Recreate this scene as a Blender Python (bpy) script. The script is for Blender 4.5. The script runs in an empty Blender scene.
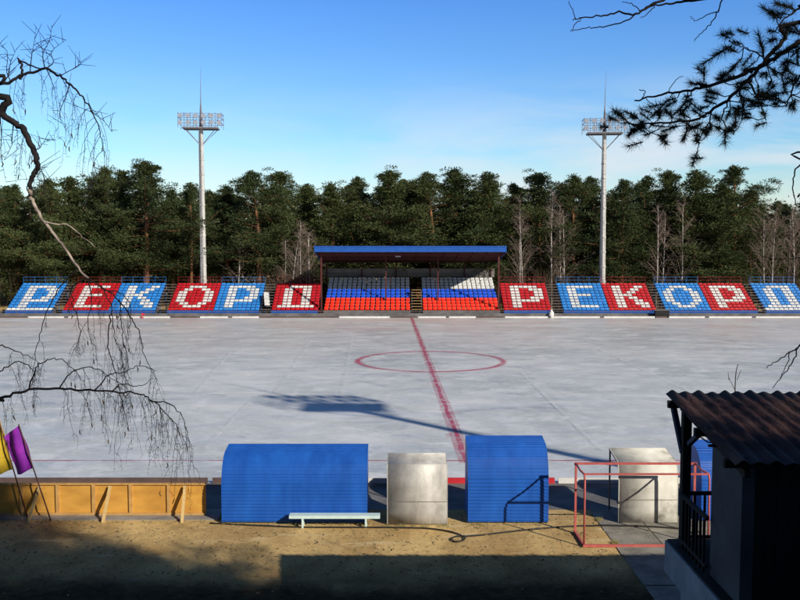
import bpy, math, random
from mathutils import Vector, Matrix
R = math.radians
PI = math.pi
scn = bpy.context.scene
col = scn.collection
rnd = random.Random(11)

# ------------------------------------------------------------------ camera
H = 8.48
F = 880.0
PITCH = math.atan(62.0 / 880.0)
CP, SP = math.cos(PITCH), math.sin(PITCH)
cam_d = bpy.data.cameras.new('camera')
cam = bpy.data.objects.new('camera', cam_d)
col.objects.link(cam)
cam.location = (0, 0, H)
cam.rotation_euler = (PI / 2 - PITCH, 0, 0)
cam_d.sensor_width = 36
cam_d.lens = F / 800 * 36
cam_d.clip_start = 0.1
cam_d.clip_end = 3000
scn.camera = cam


def ray(px, py):
    u, v = (px - 400) / F, (py - 300) / F
    return Vector((u, CP - v * SP, -SP - v * CP))


def at(px, py, Y):
    """world point on the vertical plane y = Y seen in the photo at px, py"""
    d = ray(px, py)
    k = Y / d.y
    return Vector((d.x * k, Y, H + d.z * k))


def gnd(px, py, z=0.0):
    """world point at height z"""
    d = ray(px, py)
    k = (z - H) / d.z
    return Vector((d.x * k, d.y * k, z))


# ------------------------------------------------------------------ light
SUN_AZ, SUN_EL = R(180 - 44.5), R(27.4)
to_sun = Vector((math.sin(SUN_AZ) * math.cos(SUN_EL), math.cos(SUN_AZ) * math.cos(SUN_EL), math.sin(SUN_EL)))
sl = bpy.data.lights.new('sun', 'SUN')
sl.energy = 5.0
sl.angle = R(0.5)
sl.color = (1.0, 0.93, 0.83)
so = bpy.data.objects.new('sun', sl)
col.objects.link(so)
so.location = (30, -30, 40)
so.rotation_euler = to_sun.to_track_quat('Z', 'Y').to_euler()

world = bpy.data.worlds.new('World')
scn.world = world
world.use_nodes = True
nt = world.node_tree
nt.nodes.clear()
N = nt.nodes.new
L = nt.links.new
wo = N('ShaderNodeOutputWorld')
bg = N('ShaderNodeBackground')
sky = N('ShaderNodeTexSky')
sky.sky_type = 'NISHITA'
sky.sun_disc = False
sky.sun_elevation = SUN_EL
sky.sun_rotation = SUN_AZ
sky.air_density = 1.0
sky.dust_density = 0.3
sky.ozone_density = 2.0
bg.inputs['Strength'].default_value = 0.105
hs = N('ShaderNodeHueSaturation')
hs.inputs['Saturation'].default_value = 1.0
hs.inputs['Value'].default_value = 1.0
L(sky.outputs[0], hs.inputs['Color'])
tc = N('ShaderNodeTexCoord')
mp = N('ShaderNodeMapping')
mp.inputs['Scale'].default_value = (2.2, 2.2, 9.5)
mp.inputs['Location'].default_value = (3.1, 0.4, 0.9)
L(tc.outputs['Generated'], mp.inputs['Vector'])
ns = N('ShaderNodeTexNoise')
ns.inputs['Scale'].default_value = 2.3
ns.inputs['Detail'].default_value = 7
ns.inputs['Roughness'].default_value = 0.55
ns.inputs['Distortion'].default_value = 0.35
L(mp.outputs[0], ns.inputs['Vector'])
cr = N('ShaderNodeValToRGB')
cr.color_ramp.elements[0].position = 0.36
cr.color_ramp.elements[1].position = 0.60
L(ns.outputs['Fac'], cr.inputs['Fac'])
sx = N('ShaderNodeSeparateXYZ')
L(tc.outputs['Generated'], sx.inputs[0])
mz = N('ShaderNodeMapRange')           # cloud band fades out upward
mz.interpolation_type = 'SMOOTHSTEP'
mz.inputs['From Min'].default_value = 0.20
mz.inputs['From Max'].default_value = 0.06
L(sx.outputs['Z'], mz.inputs['Value'])
mx = N('ShaderNodeMapRange')           # more cloud to the right
mx.inputs['From Min'].default_value = -0.1
mx.inputs['From Max'].default_value = 0.40
mx.inputs['To Min'].default_value = 0.30
mx.inputs['To Max'].default_value = 1.0
L(sx.outputs['X'], mx.inputs['Value'])
m1 = N('ShaderNodeMath'); m1.operation = 'MULTIPLY'
L(cr.outputs['Color'], m1.inputs[0]); L(mz.outputs[0], m1.inputs[1])
m2 = N('ShaderNodeMath'); m2.operation = 'MULTIPLY'
L(m1.outputs[0], m2.inputs[0]); L(mx.outputs[0], m2.inputs[1])
mixc = N('ShaderNodeMixRGB')
mixc.inputs['Color2'].default_value = (7.6, 7.9, 8.3, 1)
L(m2.outputs[0], mixc.inputs['Fac'])
grad = N('ShaderNodeValToRGB')         # deeper overhead, pale near the horizon
ge = grad.color_ramp.elements
ge[0].position = 0.0
ge[0].color = (1.28, 1.30, 1.30, 1)
ge[1].position = 1.0
ge[1].color = (.33, .44, .60, 1)
for p_, c_ in ((.10, (.84, 1.20, 1.46, 1)), (.25, (.53, .98, 1.62, 1)), (.48, (.46, .68, .98, 1))):
    e_ = ge.new(p_)
    e_.color = c_
L(sx.outputs['Z'], grad.inputs['Fac'])
gm = N('ShaderNodeMixRGB'); gm.blend_type = 'MULTIPLY'; gm.inputs[0].default_value = 1
L(hs.outputs[0], gm.inputs[1]); L(grad.outputs[0], gm.inputs[2])
my = N('ShaderNodeMapRange')            # sky dimmed behind the camera to deepen the shadows
my.interpolation_type = 'SMOOTHSTEP'
my.inputs['From Min'].default_value = -.35
my.inputs['From Max'].default_value = .45
my.inputs['To Min'].default_value = .42
my.inputs['To Max'].default_value = 1.0
L(sx.outputs['Y'], my.inputs['Value'])
gm2 = N('ShaderNodeMixRGB'); gm2.blend_type = 'MULTIPLY'; gm2.inputs[0].default_value = 1
L(gm.outputs[0], gm2.inputs[1]); L(my.outputs[0], gm2.inputs[2])
L(gm2.outputs[0], mixc.inputs['Color1'])
L(mixc.outputs[0], bg.inputs['Color'])
L(bg.outputs[0], wo.inputs['Surface'])

scn.view_settings.view_transform = 'Standard'
scn.view_settings.look = 'None'
scn.view_settings.exposure = 0
scn.render.engine = 'CYCLES'
scn.cycles.max_bounces = 5
scn.cycles.transparent_max_bounces = 8

# ------------------------------------------------------------------ materials


def mat(name, c1, c2=None, scale=3.0, rough=0.8, metal=0.0, bump=0.0, bscale=None, stretch=None, c3=None, detail=6,
        spec=0.3, world_coords=False, lo=0.35, hi=0.65, rand=0.0):
    m = bpy.data.materials.new(name)
    m.use_nodes = True
    t = m.node_tree
    b = t.nodes['Principled BSDF']
    b.inputs['Roughness'].default_value = rough
    b.inputs['Metallic'].default_value = metal
    b.inputs['Specular IOR Level'].default_value = spec
    c2 = c2 or tuple(min(1, x * 0.8) for x in c1)
    tcn = t.nodes.new('ShaderNodeTexCoord')
    mpn = t.nodes.new('ShaderNodeMapping')
    if stretch:
        mpn.inputs['Scale'].default_value = stretch
    t.links.new(tcn.outputs['Object'], mpn.inputs['Vector'])
    n = t.nodes.new('ShaderNodeTexNoise')
    n.inputs['Scale'].default_value = scale
    n.inputs['Detail'].default_value = detail
    n.inputs['Roughness'].default_value = 0.62
    t.links.new(mpn.outputs[0], n.inputs['Vector'])
    r = t.nodes.new('ShaderNodeValToRGB')
    r.color_ramp.elements[0].position = lo
    r.color_ramp.elements[1].position = hi
    r.color_ramp.elements[0].color = (*c1, 1)
    r.color_ramp.elements[1].color = (*c2, 1)
    if c3:
        e = r.color_ramp.elements.new((lo + hi) / 2)
        e.color = (*c3, 1)
    t.links.new(n.outputs['Fac'], r.inputs['Fac'])
    out = r.outputs['Color']
    if rand:
        oi = t.nodes.new('ShaderNodeObjectInfo')
        mr = t.nodes.new('ShaderNodeMapRange')
        mr.inputs['To Min'].default_value = 1 - rand
        mr.inputs['To Max'].default_value = 1 + rand
        t.links.new(oi.outputs['Random'], mr.inputs['Value'])
        hv = t.nodes.new('ShaderNodeHueSaturation')
        t.links.new(mr.outputs[0], hv.inputs['Value'])
        t.links.new(out, hv.inputs['Color'])
        out = hv.outputs[0]
    t.links.new(out, b.inputs['Base Color'])
    if bump:
        n2 = t.nodes.new('ShaderNodeTexNoise')
        n2.inputs['Scale'].default_value = bscale or scale * 6
        n2.inputs['Detail'].default_value = 5
        t.links.new(mpn.outputs[0], n2.inputs['Vector'])
        bp = t.nodes.new('ShaderNodeBump')
        bp.inputs['Strength'].default_value = bump
        bp.inputs['Distance'].default_value = 0.05
        t.links.new(n2.outputs['Fac'], bp.inputs['Height'])
        t.links.new(bp.outputs[0], b.inputs['Normal'])
    return m


def leaf_mat(name, ca, cb, trans=0.12):
    m = bpy.data.materials.new(name)
    m.use_nodes = True
    t = m.node_tree
    b = t.nodes['Principled BSDF']
    b.inputs['Roughness'].default_value = 0.7
    b.inputs['Specular IOR Level'].default_value = 0.15
    g = t.nodes.new('ShaderNodeNewGeometry')
    oi = t.nodes.new('ShaderNodeObjectInfo')
    tcn = t.nodes.new('ShaderNodeTexCoord')
    n = t.nodes.new('ShaderNodeTexNoise')
    n.inputs['Scale'].default_value = 0.55
    n.inputs['Detail'].default_value = 3
    t.links.new(tcn.outputs['Object'], n.inputs['Vector'])
    a = t.nodes.new('ShaderNodeMath'); a.operation = 'MULTIPLY_ADD'
    a.inputs[1].default_value = 0.35
    t.links.new(g.outputs['Random Per Island'], a.inputs[0])
    s = t.nodes.new('ShaderNodeMath'); s.operation = 'MULTIPLY_ADD'
    s.inputs[1].default_value = 1.3
    s.inputs[2].default_value = -0.45
    t.links.new(n.outputs['Fac'], s.inputs[0])
    t.links.new(s.outputs[0], a.inputs[2])
    s2 = t.nodes.new('ShaderNodeMath'); s2.operation = 'MULTIPLY_ADD'
    s2.inputs[1].default_value = 0.45
    t.links.new(oi.outputs['Random'], s2.inputs[0])
    t.links.new(a.outputs[0], s2.inputs[2])
    mx_ = t.nodes.new('ShaderNodeMixRGB')
    mx_.inputs['Color1'].default_value = (*ca, 1)
    mx_.inputs['Color2'].default_value = (*cb, 1)
    mx_.use_clamp = True
    t.links.new(s2.outputs[0], mx_.inputs['Fac'])
    t.links.new(mx_.outputs[0], b.inputs['Base Color'])
    tr = t.nodes.new('ShaderNodeBsdfTranslucent')
    t.links.new(mx_.outputs[0], tr.inputs['Color'])
    ms = t.nodes.new('ShaderNodeMixShader')
    ms.inputs[0].default_value = trans
    t.links.new(b.outputs[0], ms.inputs[1])
    t.links.new(tr.outputs[0], ms.inputs[2])
    t.links.new(ms.outputs[0], t.nodes['Material Output'].inputs['Surface'])
    return m


def worn_mark(name, c, lo, hi, scale=1.5, top=.9):
    """paint under/in the ice, worn away in patches (transparent gaps)"""
    m = bpy.data.materials.new(name)
    m.use_nodes = True
    t = m.node_tree
    b = t.nodes['Principled BSDF']
    b.inputs['Base Color'].default_value = (*c, 1)
    b.inputs['Roughness'].default_value = 0.5
    tcn = t.nodes.new('ShaderNodeTexCoord')
    n = t.nodes.new('ShaderNodeTexNoise')
    n.inputs['Scale'].default_value = scale
    n.inputs['Detail'].default_value = 8
    n.inputs['Roughness'].default_value = 0.7
    t.links.new(tcn.outputs['Object'], n.inputs['Vector'])
    r = t.nodes.new('ShaderNodeMapRange')
    r.inputs['From Min'].default_value = lo
    r.inputs['From Max'].default_value = hi
    r.inputs['To Min'].default_value = 0.06
    r.inputs['To Max'].default_value = top
    t.links.new(n.outputs['Fac'], r.inputs['Value'])
    tr = t.nodes.new('ShaderNodeBsdfTransparent')
    ms = t.nodes.new('ShaderNodeMixShader')
    t.links.new(r.outputs[0], ms.inputs[0])
    t.links.new(tr.outputs[0], ms.inputs[1])
    t.links.new(b.outputs[0], ms.inputs[2])
    t.links.new(ms.outputs[0], t.nodes['Material Output'].inputs['Surface'])
    return m


M = {}
M['sand'] = None
M['concrete'] = mat('concrete', (.20, .19, .17), (.32, .30, .27), 1.2, .9, bump=.25, bscale=14)
M['slab'] = mat('slab', (.19, .175, .14), (.36, .33, .26), 1.5, .9, bump=.3, bscale=18, rand=.18)
M['dark_concrete'] = mat('dark_concrete', (.10, .095, .095), (.20, .19, .185), .8, .9, bump=.2)
M['blue_sheet'] = mat('blue_sheet', (.008, .072, .34), (.017, .125, .50), 1.3, .45, 0, bump=.25, bscale=1.2, stretch=(1.6, 1, .45), spec=.35, detail=9, lo=.3, hi=.72)
M['blue_paint'] = mat('blue_paint', (.012, .075, .34), (.016, .10, .40), 2, .5)
M['blue_seat'] = mat('blue_seat', (.016, .185, .55), (.035, .24, .62), 2, .45, rand=.12)
M['navy_seat'] = mat('navy_seat', (.006, .06, .48), (.01, .085, .58), 2, .45, rand=.12)
M['red_seat'] = mat('red_seat', (.42, .006, .012), (.52, .012, .02), 2, .45, rand=.12)
M['bright_red_seat'] = mat('bright_red_seat', (.72, .018, .008), (.80, .035, .012), 2, .45, rand=.10)
M['white_seat'] = mat('white_seat', (.74, .74, .70), (.60, .60, .57), 2, .5, rand=.14)
M['steel'] = mat('steel', (.11, .10, .10), (.17, .15, .14), 3, .7)
M['blue_rail'] = mat('blue_rail', (.02, .15, .42), (.05, .20, .5), 3, .5)
M['red_rail'] = mat('red_rail', (.30, .02, .025), (.22, .015, .02), 3, .5)
M['tan_wood'] = mat('tan_wood', (.42, .27, .12), (.30, .19, .085), 3, .85)
M['plank'] = mat('plank', (.20, .165, .14), (.12, .10, .085), 4, .85, stretch=(.3, 3, 3))
M['maroon'] = mat('maroon', (.10, .022, .018), (.07, .018, .015), 3, .7)
M['soffit'] = mat('soffit', (.08, .03, .025), (.055, .024, .022), 2, .9)
M['grey_panel'] = mat('grey_panel', (.25, .23, .22), (.17, .155, .15), 1, .85)
M['white_paint'] = mat('white_paint', (.78, .77, .73), (.60, .58, .54), 1.5, .6)
M['mint'] = mat('mint', (.62, .78, .74), (.52, .68, .64), 6, .5)
M['red_board'] = mat('red_board', (.62, .03, .04), (.45, .02, .03), 2, .6)
M['brown_board'] = mat('brown_board', (.14, .09, .075), (.09, .06, .055), 2, .8)
M['galv'] = mat('galv', (.60, .58, .53), (.34, .325, .295), 1.5, .62, .28, bump=.25, bscale=1.6, stretch=(1.4, 1, .8), rand=.05)
M['galv_old'] = mat('galv_old', (.70, .68, .59), (.22, .20, .165), 1.3, .7, .0, c3=(.55, .53, .45), lo=.32, hi=.72, detail=8, bump=.2, bscale=1.8)
M['pink_metal'] = mat('pink_metal', (.55, .135, .115), (.44, .09, .075), 5, .5)
M['ply'] = mat('ply', (.66, .35, .065), (.48, .235, .045), 1.9, .7, stretch=(.5, 1, 1.2), spec=.2)
M['ply_frame'] = mat('ply_frame', (.56, .33, .11), (.44, .24, .07), 5, .7)
M['timber'] = mat('timber', (.62, .44, .19), (.5, .34, .13), 8, .75, stretch=(3, 3, .4))
M['purple'] = mat('purple', (.26, .018, .34), (.17, .012, .27), 3, .7)
M['yellow'] = mat('yellow', (.62, .42, .03), (.50, .33, .02), 3, .7)
M['pole'] = mat('pole', (.14, .06, .045), (.09, .04, .03), 6, .6)
M['black'] = mat('black', (.012, .012, .012), (.02, .02, .02), 6, .6)
M['mast'] = mat('mast', (.66, .64, .58), (.50, .49, .46), 1.5, .5, .2)
M['mast_dark'] = mat('mast_dark', (.24, .23, .26), (.17, .165, .19), 3, .6, .3)
M['lamp'] = mat('lamp', (.55, .58, .66), (.45, .48, .55), 4, .3, .3)
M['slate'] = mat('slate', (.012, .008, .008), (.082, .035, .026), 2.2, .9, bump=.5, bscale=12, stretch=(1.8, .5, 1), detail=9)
M['plaster'] = mat('plaster', (.10, .10, .105), (.055, .055, .06), 1.3, .9, bump=.2)
M['slab_white'] = mat('slab_white', (.36, .38, .41), (.22, .235, .26), 1.2, .85)
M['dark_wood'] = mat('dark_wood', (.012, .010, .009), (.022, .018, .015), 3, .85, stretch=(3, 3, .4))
M['pine_bark'] = mat('pine_bark', (.30, .13, .055), (.13, .065, .04), 2.2, .9, stretch=(1, 1, .4), rand=.2)
M['near_bark'] = mat('near_bark', (.035, .026, .022), (.06, .045, .036), 12, .9, bump=.5)
M['birch_bark'] = mat('birch_bark', (.10, .085, .075), (.58, .53, .48), 3.2, .8, stretch=(.6, .6, 1.8), lo=.36, hi=.5)
M['birch_twig'] = mat('birch_twig', (.29, .22, .175), (.17, .125, .10), 2, .9)
M['near_birch'] = mat('near_birch', (.010, .008, .008), (.022, .017, .016), 9, .85)
M['near_birch_sunlit'] = mat('near_birch_sunlit', (.42, .34, .27), (.14, .11, .09), 14, .85, lo=.4, hi=.6)  # same birch bark, its sunlit look put into the colour
M['catkin'] = mat('catkin', (.09, .05, .02), (.05, .03, .015), 20, .9)
M['needle'] = leaf_mat('needle', (.026, .043, .018), (.098, .120, .042))
M['needle_near'] = leaf_mat('needle_near', (.012, .018, .012), (.035, .042, .024), .05)
M['wood_mass'] = leaf_mat('wood_mass', (.012, .018, .007), (.045, .052, .018))
M['shrub'] = mat('shrub', (.11, .075, .05), (.07, .05, .035), 3, .9)
M['brace_blue'] = mat('brace_blue', (.012, .03, .075), (.02, .045, .10), 3, .7)
M['blue_riser'] = mat('blue_riser', (.012, .11, .36), (.02, .15, .44), 3, .6)
M['red_riser'] = mat('red_riser', (.28, .012, .016), (.34, .02, .025), 3, .6)
M['rubber'] = mat('rubber', (.015, .015, .015), (.03, .028, .025), 8, .6)

# sand --------------------------------------------------------------------


def sand_mat():
    m = bpy.data.materials.new('sand')
    m.use_nodes = True
    t = m.node_tree
    b = t.nodes['Principled BSDF']
    b.inputs['Roughness'].default_value = 1
    b.inputs['Specular IOR Level'].default_value = 0.05
    g = t.nodes.new('ShaderNodeTexCoord')

    def noise(sc, det, rough=.6, st=None):
        n = t.nodes.new('ShaderNodeTexNoise')
        n.inputs['Scale'].default_value = sc
        n.inputs['Detail'].default_value = det
        n.inputs['Roughness'].default_value = rough
        if st:
            q = t.nodes.new('ShaderNodeMapping')
            q.inputs['Scale'].default_value = st
            t.links.new(g.outputs['Object'], q.inputs['Vector'])
            t.links.new(q.outputs[0], n.inputs['Vector'])
        else:
            t.links.new(g.outputs['Object'], n.inputs['Vector'])
        return n.outputs['Fac']

    def ramp(f, p0, c0, p1, c1):
        r = t.nodes.new('ShaderNodeValToRGB')
        r.color_ramp.elements[0].position = p0
        r.color_ramp.elements[1].position = p1
        r.color_ramp.elements[0].color = c0
        r.color_ramp.elements[1].color = c1
        t.links.new(f, r.inputs['Fac'])
        return r.outputs['Color']

    def mix(f, a, bcol, mode='MIX'):
        x = t.nodes.new('ShaderNodeMixRGB')
        x.blend_type = mode
        for s, v in ((0, f), (1, a), (2, bcol)):
            if isinstance(v, (int, float)):
                x.inputs[s].default_value = v
            elif isinstance(v, tuple):
                x.inputs[s].default_value = v
            else:
                t.links.new(v, x.inputs[s])
        return x.outputs[0]
    base = ramp(noise(.55, 6, .65, (1, .6, 1)), .36, (.42, .275, .115, 1), .66, (.70, .50, .22, 1))
    pale = ramp(noise(.8, 5, .6, (.5, 2.2, 1)), .58, (0, 0, 0, 1), .70, (1, 1, 1, 1))
    c = mix(pale, base, (.68, .53, .30, 1))
    moss = ramp(noise(.35, 5, .7), .56, (0, 0, 0, 1), .70, (.55, .55, .55, 1))
    c = mix(moss, c, (.15, .12, .045, 1))
    grit = ramp(noise(11, 4, .75), .30, (.74, .72, .68, 1), .60, (1.06, 1.05, 1.02, 1))
    c = mix(1.0, c, grit, 'MULTIPLY')
    # foreground shade painted into the ground colour, deepening down towards the slope
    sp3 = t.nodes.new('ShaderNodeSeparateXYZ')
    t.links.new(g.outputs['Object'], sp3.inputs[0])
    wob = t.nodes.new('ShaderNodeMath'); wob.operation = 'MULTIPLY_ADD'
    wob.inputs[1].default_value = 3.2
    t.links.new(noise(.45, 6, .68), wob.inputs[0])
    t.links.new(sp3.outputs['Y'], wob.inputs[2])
    shade_fac = t.nodes.new('ShaderNodeMapRange')
    shade_fac.interpolation_type = 'SMOOTHSTEP'
    shade_fac.inputs['From Min'].default_value = 24.1
    shade_fac.inputs['From Max'].default_value = 21.9
    t.links.new(wob.outputs[0], shade_fac.inputs['Value'])
    shade_col = ramp(noise(3.5, 7, .7), .35, (.035, .026, .013, 1), .65, (.095, .070, .032, 1))
    c = mix(shade_fac.outputs[0], c, shade_col)
    t.links.new(c, b.inputs['Base Color'])
    bp = t.nodes.new('ShaderNodeBump')
    bp.inputs['Strength'].default_value = .55
    bp.inputs['Distance'].default_value = .06
    t.links.new(noise(2.2, 7, .6), bp.inputs['Height'])
    t.links.new(bp.outputs[0], b.inputs['Normal'])
    return m


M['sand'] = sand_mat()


def ice_mat():
    m = bpy.data.materials.new('ice')
    m.use_nodes = True
    t = m.node_tree
    b = t.nodes['Principled BSDF']
    b.inputs['Specular IOR Level'].default_value = 0.5
    g = t.nodes.new('ShaderNodeTexCoord')

    def noise(sc, det, st=None, rough=.6, rot=0, dist=0):
        n = t.nodes.new('ShaderNodeTexNoise')
        n.inputs['Scale'].default_value = sc
        n.inputs['Detail'].default_value = det
        n.inputs['Roughness'].default_value = rough
        n.inputs['Distortion'].default_value = dist
        q = t.nodes.new('ShaderNodeMapping')
        q.inputs['Scale'].default_value = st or (1, 1, 1)
        q.inputs['Rotation'].default_value = (0, 0, rot)
        t.links.new(g.outputs['Object'], q.inputs['Vector'])
        t.links.new(q.outputs[0], n.inputs['Vector'])
        return n.outputs['Fac']

    def mr(f, a, c, lo=0., hi=1.):
        r = t.nodes.new('ShaderNodeMapRange')
        r.inputs['From Min'].default_value = a
        r.inputs['From Max'].default_value = c
        r.inputs['To Min'].default_value = lo
        r.inputs['To Max'].default_value = hi
        t.links.new(f, r.inputs['Value'])
        return r.outputs[0]

    def mix(f, a, c, mode='MIX'):
        x = t.nodes.new('ShaderNodeMixRGB')
        x.blend_type = mode
        for s, v in ((0, f), (1, a), (2, c)):
            if isinstance(v, (int, float)):
                x.inputs[s].default_value = v
            elif isinstance(v, tuple):
                x.inputs[s].default_value = (*v, 1) if len(v) == 3 else v
            else:
                t.links.new(v, x.inputs[s])
        return x.outputs[0]
    c = mix(mr(noise(.07, 5, (1, 1.0, 1), .6, .3, .5), .35, .65), (.47, .50, .485), (.71, .715, .68))
    c = mix(mr(noise(.55, 8, (.8, 1.0, 1), .72, .15, .6), .48, .66, 0, .85), c, (.82, .82, .80))      # white frost patches
    c = mix(mr(noise(.9, 6, (.16, 2.4, 1), .7, -.12), .56, .76, 0, .25), c, (.78, .785, .78))           # skate streaks across
    c = mix(mr(noise(.8, 6, (2.2, .07, 1), .6, .10), .58, .74, 0, .45), c, (.74, .755, .76))            # tracks along
    c = mix(mr(noise(.30, 7, (.9, 1.1, 1), .68, .5, .8), .54, .72, 0, .7), c, (.29, .325, .345))        # dark wet ice
    c = mix(mr(noise(2.4, 7, (.7, 1.1, 1), .75, .2), .52, .66, 0, .65), c, (.82, .83, .83))           # fine frost flecks
    c = mix(mr(noise(3.0, 6, (.8, 1.2, 1), .75, -.3), .56, .70, 0, .45), c, (.37, .40, .40))
    # pinkish reflection of the stands painted in towards the far boards
    s = t.nodes.new('ShaderNodeSeparateXYZ')
    t.links.new(g.outputs['Object'], s.inputs[0])
    fy = mr(s.outputs['Y'], 60, 92, 0, .8)
    w = t.nodes.new('ShaderNodeMath'); w.operation = 'MULTIPLY'
    t.links.new(fy, w.inputs[0])
    t.links.new(mr(noise(.16, 4, (.5, 1.2, 1)), .35, .62), w.inputs[1])
    c = mix(w.outputs[0], c, (.60, .50, .46))
    t.links.new(c, b.inputs['Base Color'])
    t.links.new(mr(noise(.4, 6, (.6, 1.4, 1)), .4, .65, .34, .62), b.inputs['Roughness'])
    bp = t.nodes.new('ShaderNodeBump')
    bp.inputs['Strength'].default_value = .35
    bp.inputs['Distance'].default_value = .03
    t.links.new(noise(2.2, 9, (.6, 1.6, 1), .7), bp.inputs['Height'])
    t.links.new(bp.outputs[0], b.inputs['Normal'])
    return m


M['ice'] = ice_mat()

# ------------------------------------------------------------------ mesh helpers


class MB:
    def __init__(s):
        s.v, s.f, s.smooth = [], [], []

    def box(s, x0, x1, y0, y1, z0, z1):
        n = len(s.v)
        s.v += [(x, y, z) for z in (z0, z1) for y in (y0, y1) for x in (x0, x1)]
        for q in ((0, 2, 3, 1), (4, 5, 7, 6), (0, 1, 5, 4), (2, 6, 7, 3), (0, 4, 6, 2), (1, 3, 7, 5)):
            s.f.append(tuple(n + i for i in q)); s.smooth.append(False)
        return s

    def hexa(s, pts):
        n = len(s.v)
        s.v += [tuple(p) for p in pts]
        for q in ((0, 2, 3, 1), (4, 5, 7, 6), (0, 1, 5, 4), (2, 6, 7, 3), (0, 4, 6, 2), (1, 3, 7, 5)):
            s.f.append(tuple(n + i for i in q)); s.smooth.append(False)
        return s

    def quad(s, a, b, c, d):
        n = len(s.v)
        s.v += [tuple(a), tuple(b), tuple(c), tuple(d)]
        s.f.append((n, n + 1, n + 2, n + 3)); s.smooth.append(False)
        return s

    def bar(s, p, q, w, h=None):
        """rectangular bar from p to q, w across, h in the other direction"""
        p, q = Vector(p), Vector(q)
        h = h or w
        d = (q - p).normalized()
        up = Vector((0, 0, 1)) if abs(d.z) < .95 else Vector((0, 1, 0))
        a = d.cross(up).normalized()
        b = a.cross(d).normalized()
        pts = []
        for e in (p, q):
            for j in (-1, 1):
                for i in (-1, 1):
                    pts.append(e + a * (i * w / 2) + b * (j * h / 2))
        return s.hexa(pts)

    def tube(s, pts, rad, n=6, caps=True):
        pts = [Vector(p) for p in pts]
        if not hasattr(rad, '__len__'):
            rad = [rad] * len(pts)
        base = len(s.v)
        a = None
        for i, p in enumerate(pts):
            d = (pts[min(i + 1, len(pts) - 1)] - pts[max(i - 1, 0)])
            if d.length < 1e-9:
                d = Vector((0, 0, 1))
            d.normalize()
            if a is None:
                up = Vector((0, 0, 1)) if abs(d.z) < .9 else Vector((1, 0, 0))
                a = d.cross(up).normalized()
            else:
                a = (a - d * a.dot(d))
                if a.length < 1e-6:
                    a = d.orthogonal()
                a.normalize()
            b = d.cross(a)
            for k in range(n):
                t = 2 * PI * k / n
                s.v.append(tuple(p + (a * math.cos(t) + b * math.sin(t)) * rad[i]))
        for i in range(len(pts) - 1):
            for k in range(n):
                s.f.append((base + i * n + k, base + i * n + (k + 1) % n, base + (i + 1) * n + (k + 1) % n, base + (i + 1) * n + k))
                s.smooth.append(True)
        if caps:
            s.f.append(tuple(base + k for k in range(n))[::-1]); s.smooth.append(False)
            e = base + (len(pts) - 1) * n
            s.f.append(tuple(e + k for k in range(n))); s.smooth.append(False)
        return s

    def prism(s, prof, x0, x1, smooth=False):
        """closed (y,z) profile extruded along x"""
        n = len(s.v)
        k = len(prof)
        s.v += [(x0, y, z) for y, z in prof] + [(x1, y, z) for y, z in prof]
        for i in range(k):
            j = (i + 1) % k
            s.f.append((n + i, n + j, n + k + j, n + k + i)); s.smooth.append(smooth)
        s.f.append(tuple(n + i for i in range(k))[::-1]); s.smooth.append(False)
        s.f.append(tuple(n + k + i for i in range(k))); s.smooth.append(False)
        return s

    def build(s, name, m, parent=None, loc=None):
        me = bpy.data.meshes.new(name)
        me.from_pydata(s.v, [], s.f)
        me.polygons.foreach_set('use_smooth', s.smooth)
        me.materials.append(m)
        me.update()
        o = bpy.data.objects.new(name, me)
        col.objects.link(o)
        if parent:
            o.parent = parent
        if loc is not None:
            o.location = loc
        return o


def tag(o, label=None, cat=None, group=None, kind=None):
    if label: o['label'] = label
    if cat: o['category'] = cat
    if group: o['group'] = group
    if kind: o['kind'] = kind
    return o


def thing(name, loc, label, cat, group=None, rz=0):
    o = bpy.data.objects.new(name, None)
    o.empty_display_size = .3
    col.objects.link(o)
    o.location = loc
    o.rotation_euler = (0, 0, rz)
    return tag(o, label, cat, group)


def kids(o):
    return [c for c in bpy.data.objects if c.parent == o]


def copy_tree(o, parent=None, children=None):
    c = o.copy()
    col.objects.link(c)
    c.parent = parent
    for ch in kids(o):
        copy_tree(ch, c)
    return c


def rel(p, o):
    return Vector(p) - Vector(o.location)


# ------------------------------------------------------------------ ground


def smooth01(t):
    t = max(0, min(1, t))
    return t * t * (3 - 2 * t)


def hill(x, y):
    z = 0.0
    if y < 17.5:
        z = .385 * (17.5 - y)
        z = z if y > 0 else 6.74 + .28 * min(-y, 30) * .6
        z *= smooth01((17.5 - y) / 5 + .1) if y > 12 else 1
    return z


xs = [-900, -500, -250, -120, -80] + [-60 + 2 * i for i in range(61)] + [80, 120, 250, 500, 900]
ys = [-400, -150, -80, -50] + [-40 + 2 * i for i in range(20)] + [0 + .75 * i for i in range(48)] + [40, 60, 92, 110, 130, 180, 300, 600, 1200]
g = MB()
gr = random.Random(5)
for y in ys:
    for x in xs:
        z = hill(x, y)
        if 12 < y < 25.2:
            z += gr.uniform(-.012, .0)
        g.v.append((x, y, z))
nx = len(xs)
for j in range(len(ys) - 1):
    for i in range(nx - 1):
        g.f.append((j * nx + i, j * nx + i + 1, (j + 1) * nx + i + 1, (j + 1) * nx + i)); g.smooth.append(True)
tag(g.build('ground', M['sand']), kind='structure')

Y_FAR, Y_NEAR = 93.2, 30.0
ap = MB()
ap.quad((-130, 27.0, .005), (130, 27.0, .005), (130, 102.5, .005), (-130, 102.5, .005))
tag(ap.build('pavement', M['dark_concrete']), kind='structure')
ic = MB()
ic.quad((-120, Y_NEAR, .010), (120, Y_NEAR, .010), (120, Y_FAR, .010), (-120, Y_FAR, .010))
tag(ic.build('ice_rink', M['ice']), kind='structure')

# kerb-like concrete strip along the wooden barrier
st = MB()
a = gnd(-60, 521); b = gnd(216, 523)
st.box(-19, b.x, 25.95, 26.99, -.05, .03)
tag(st.build('path', M['concrete']), kind='structure')

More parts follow.
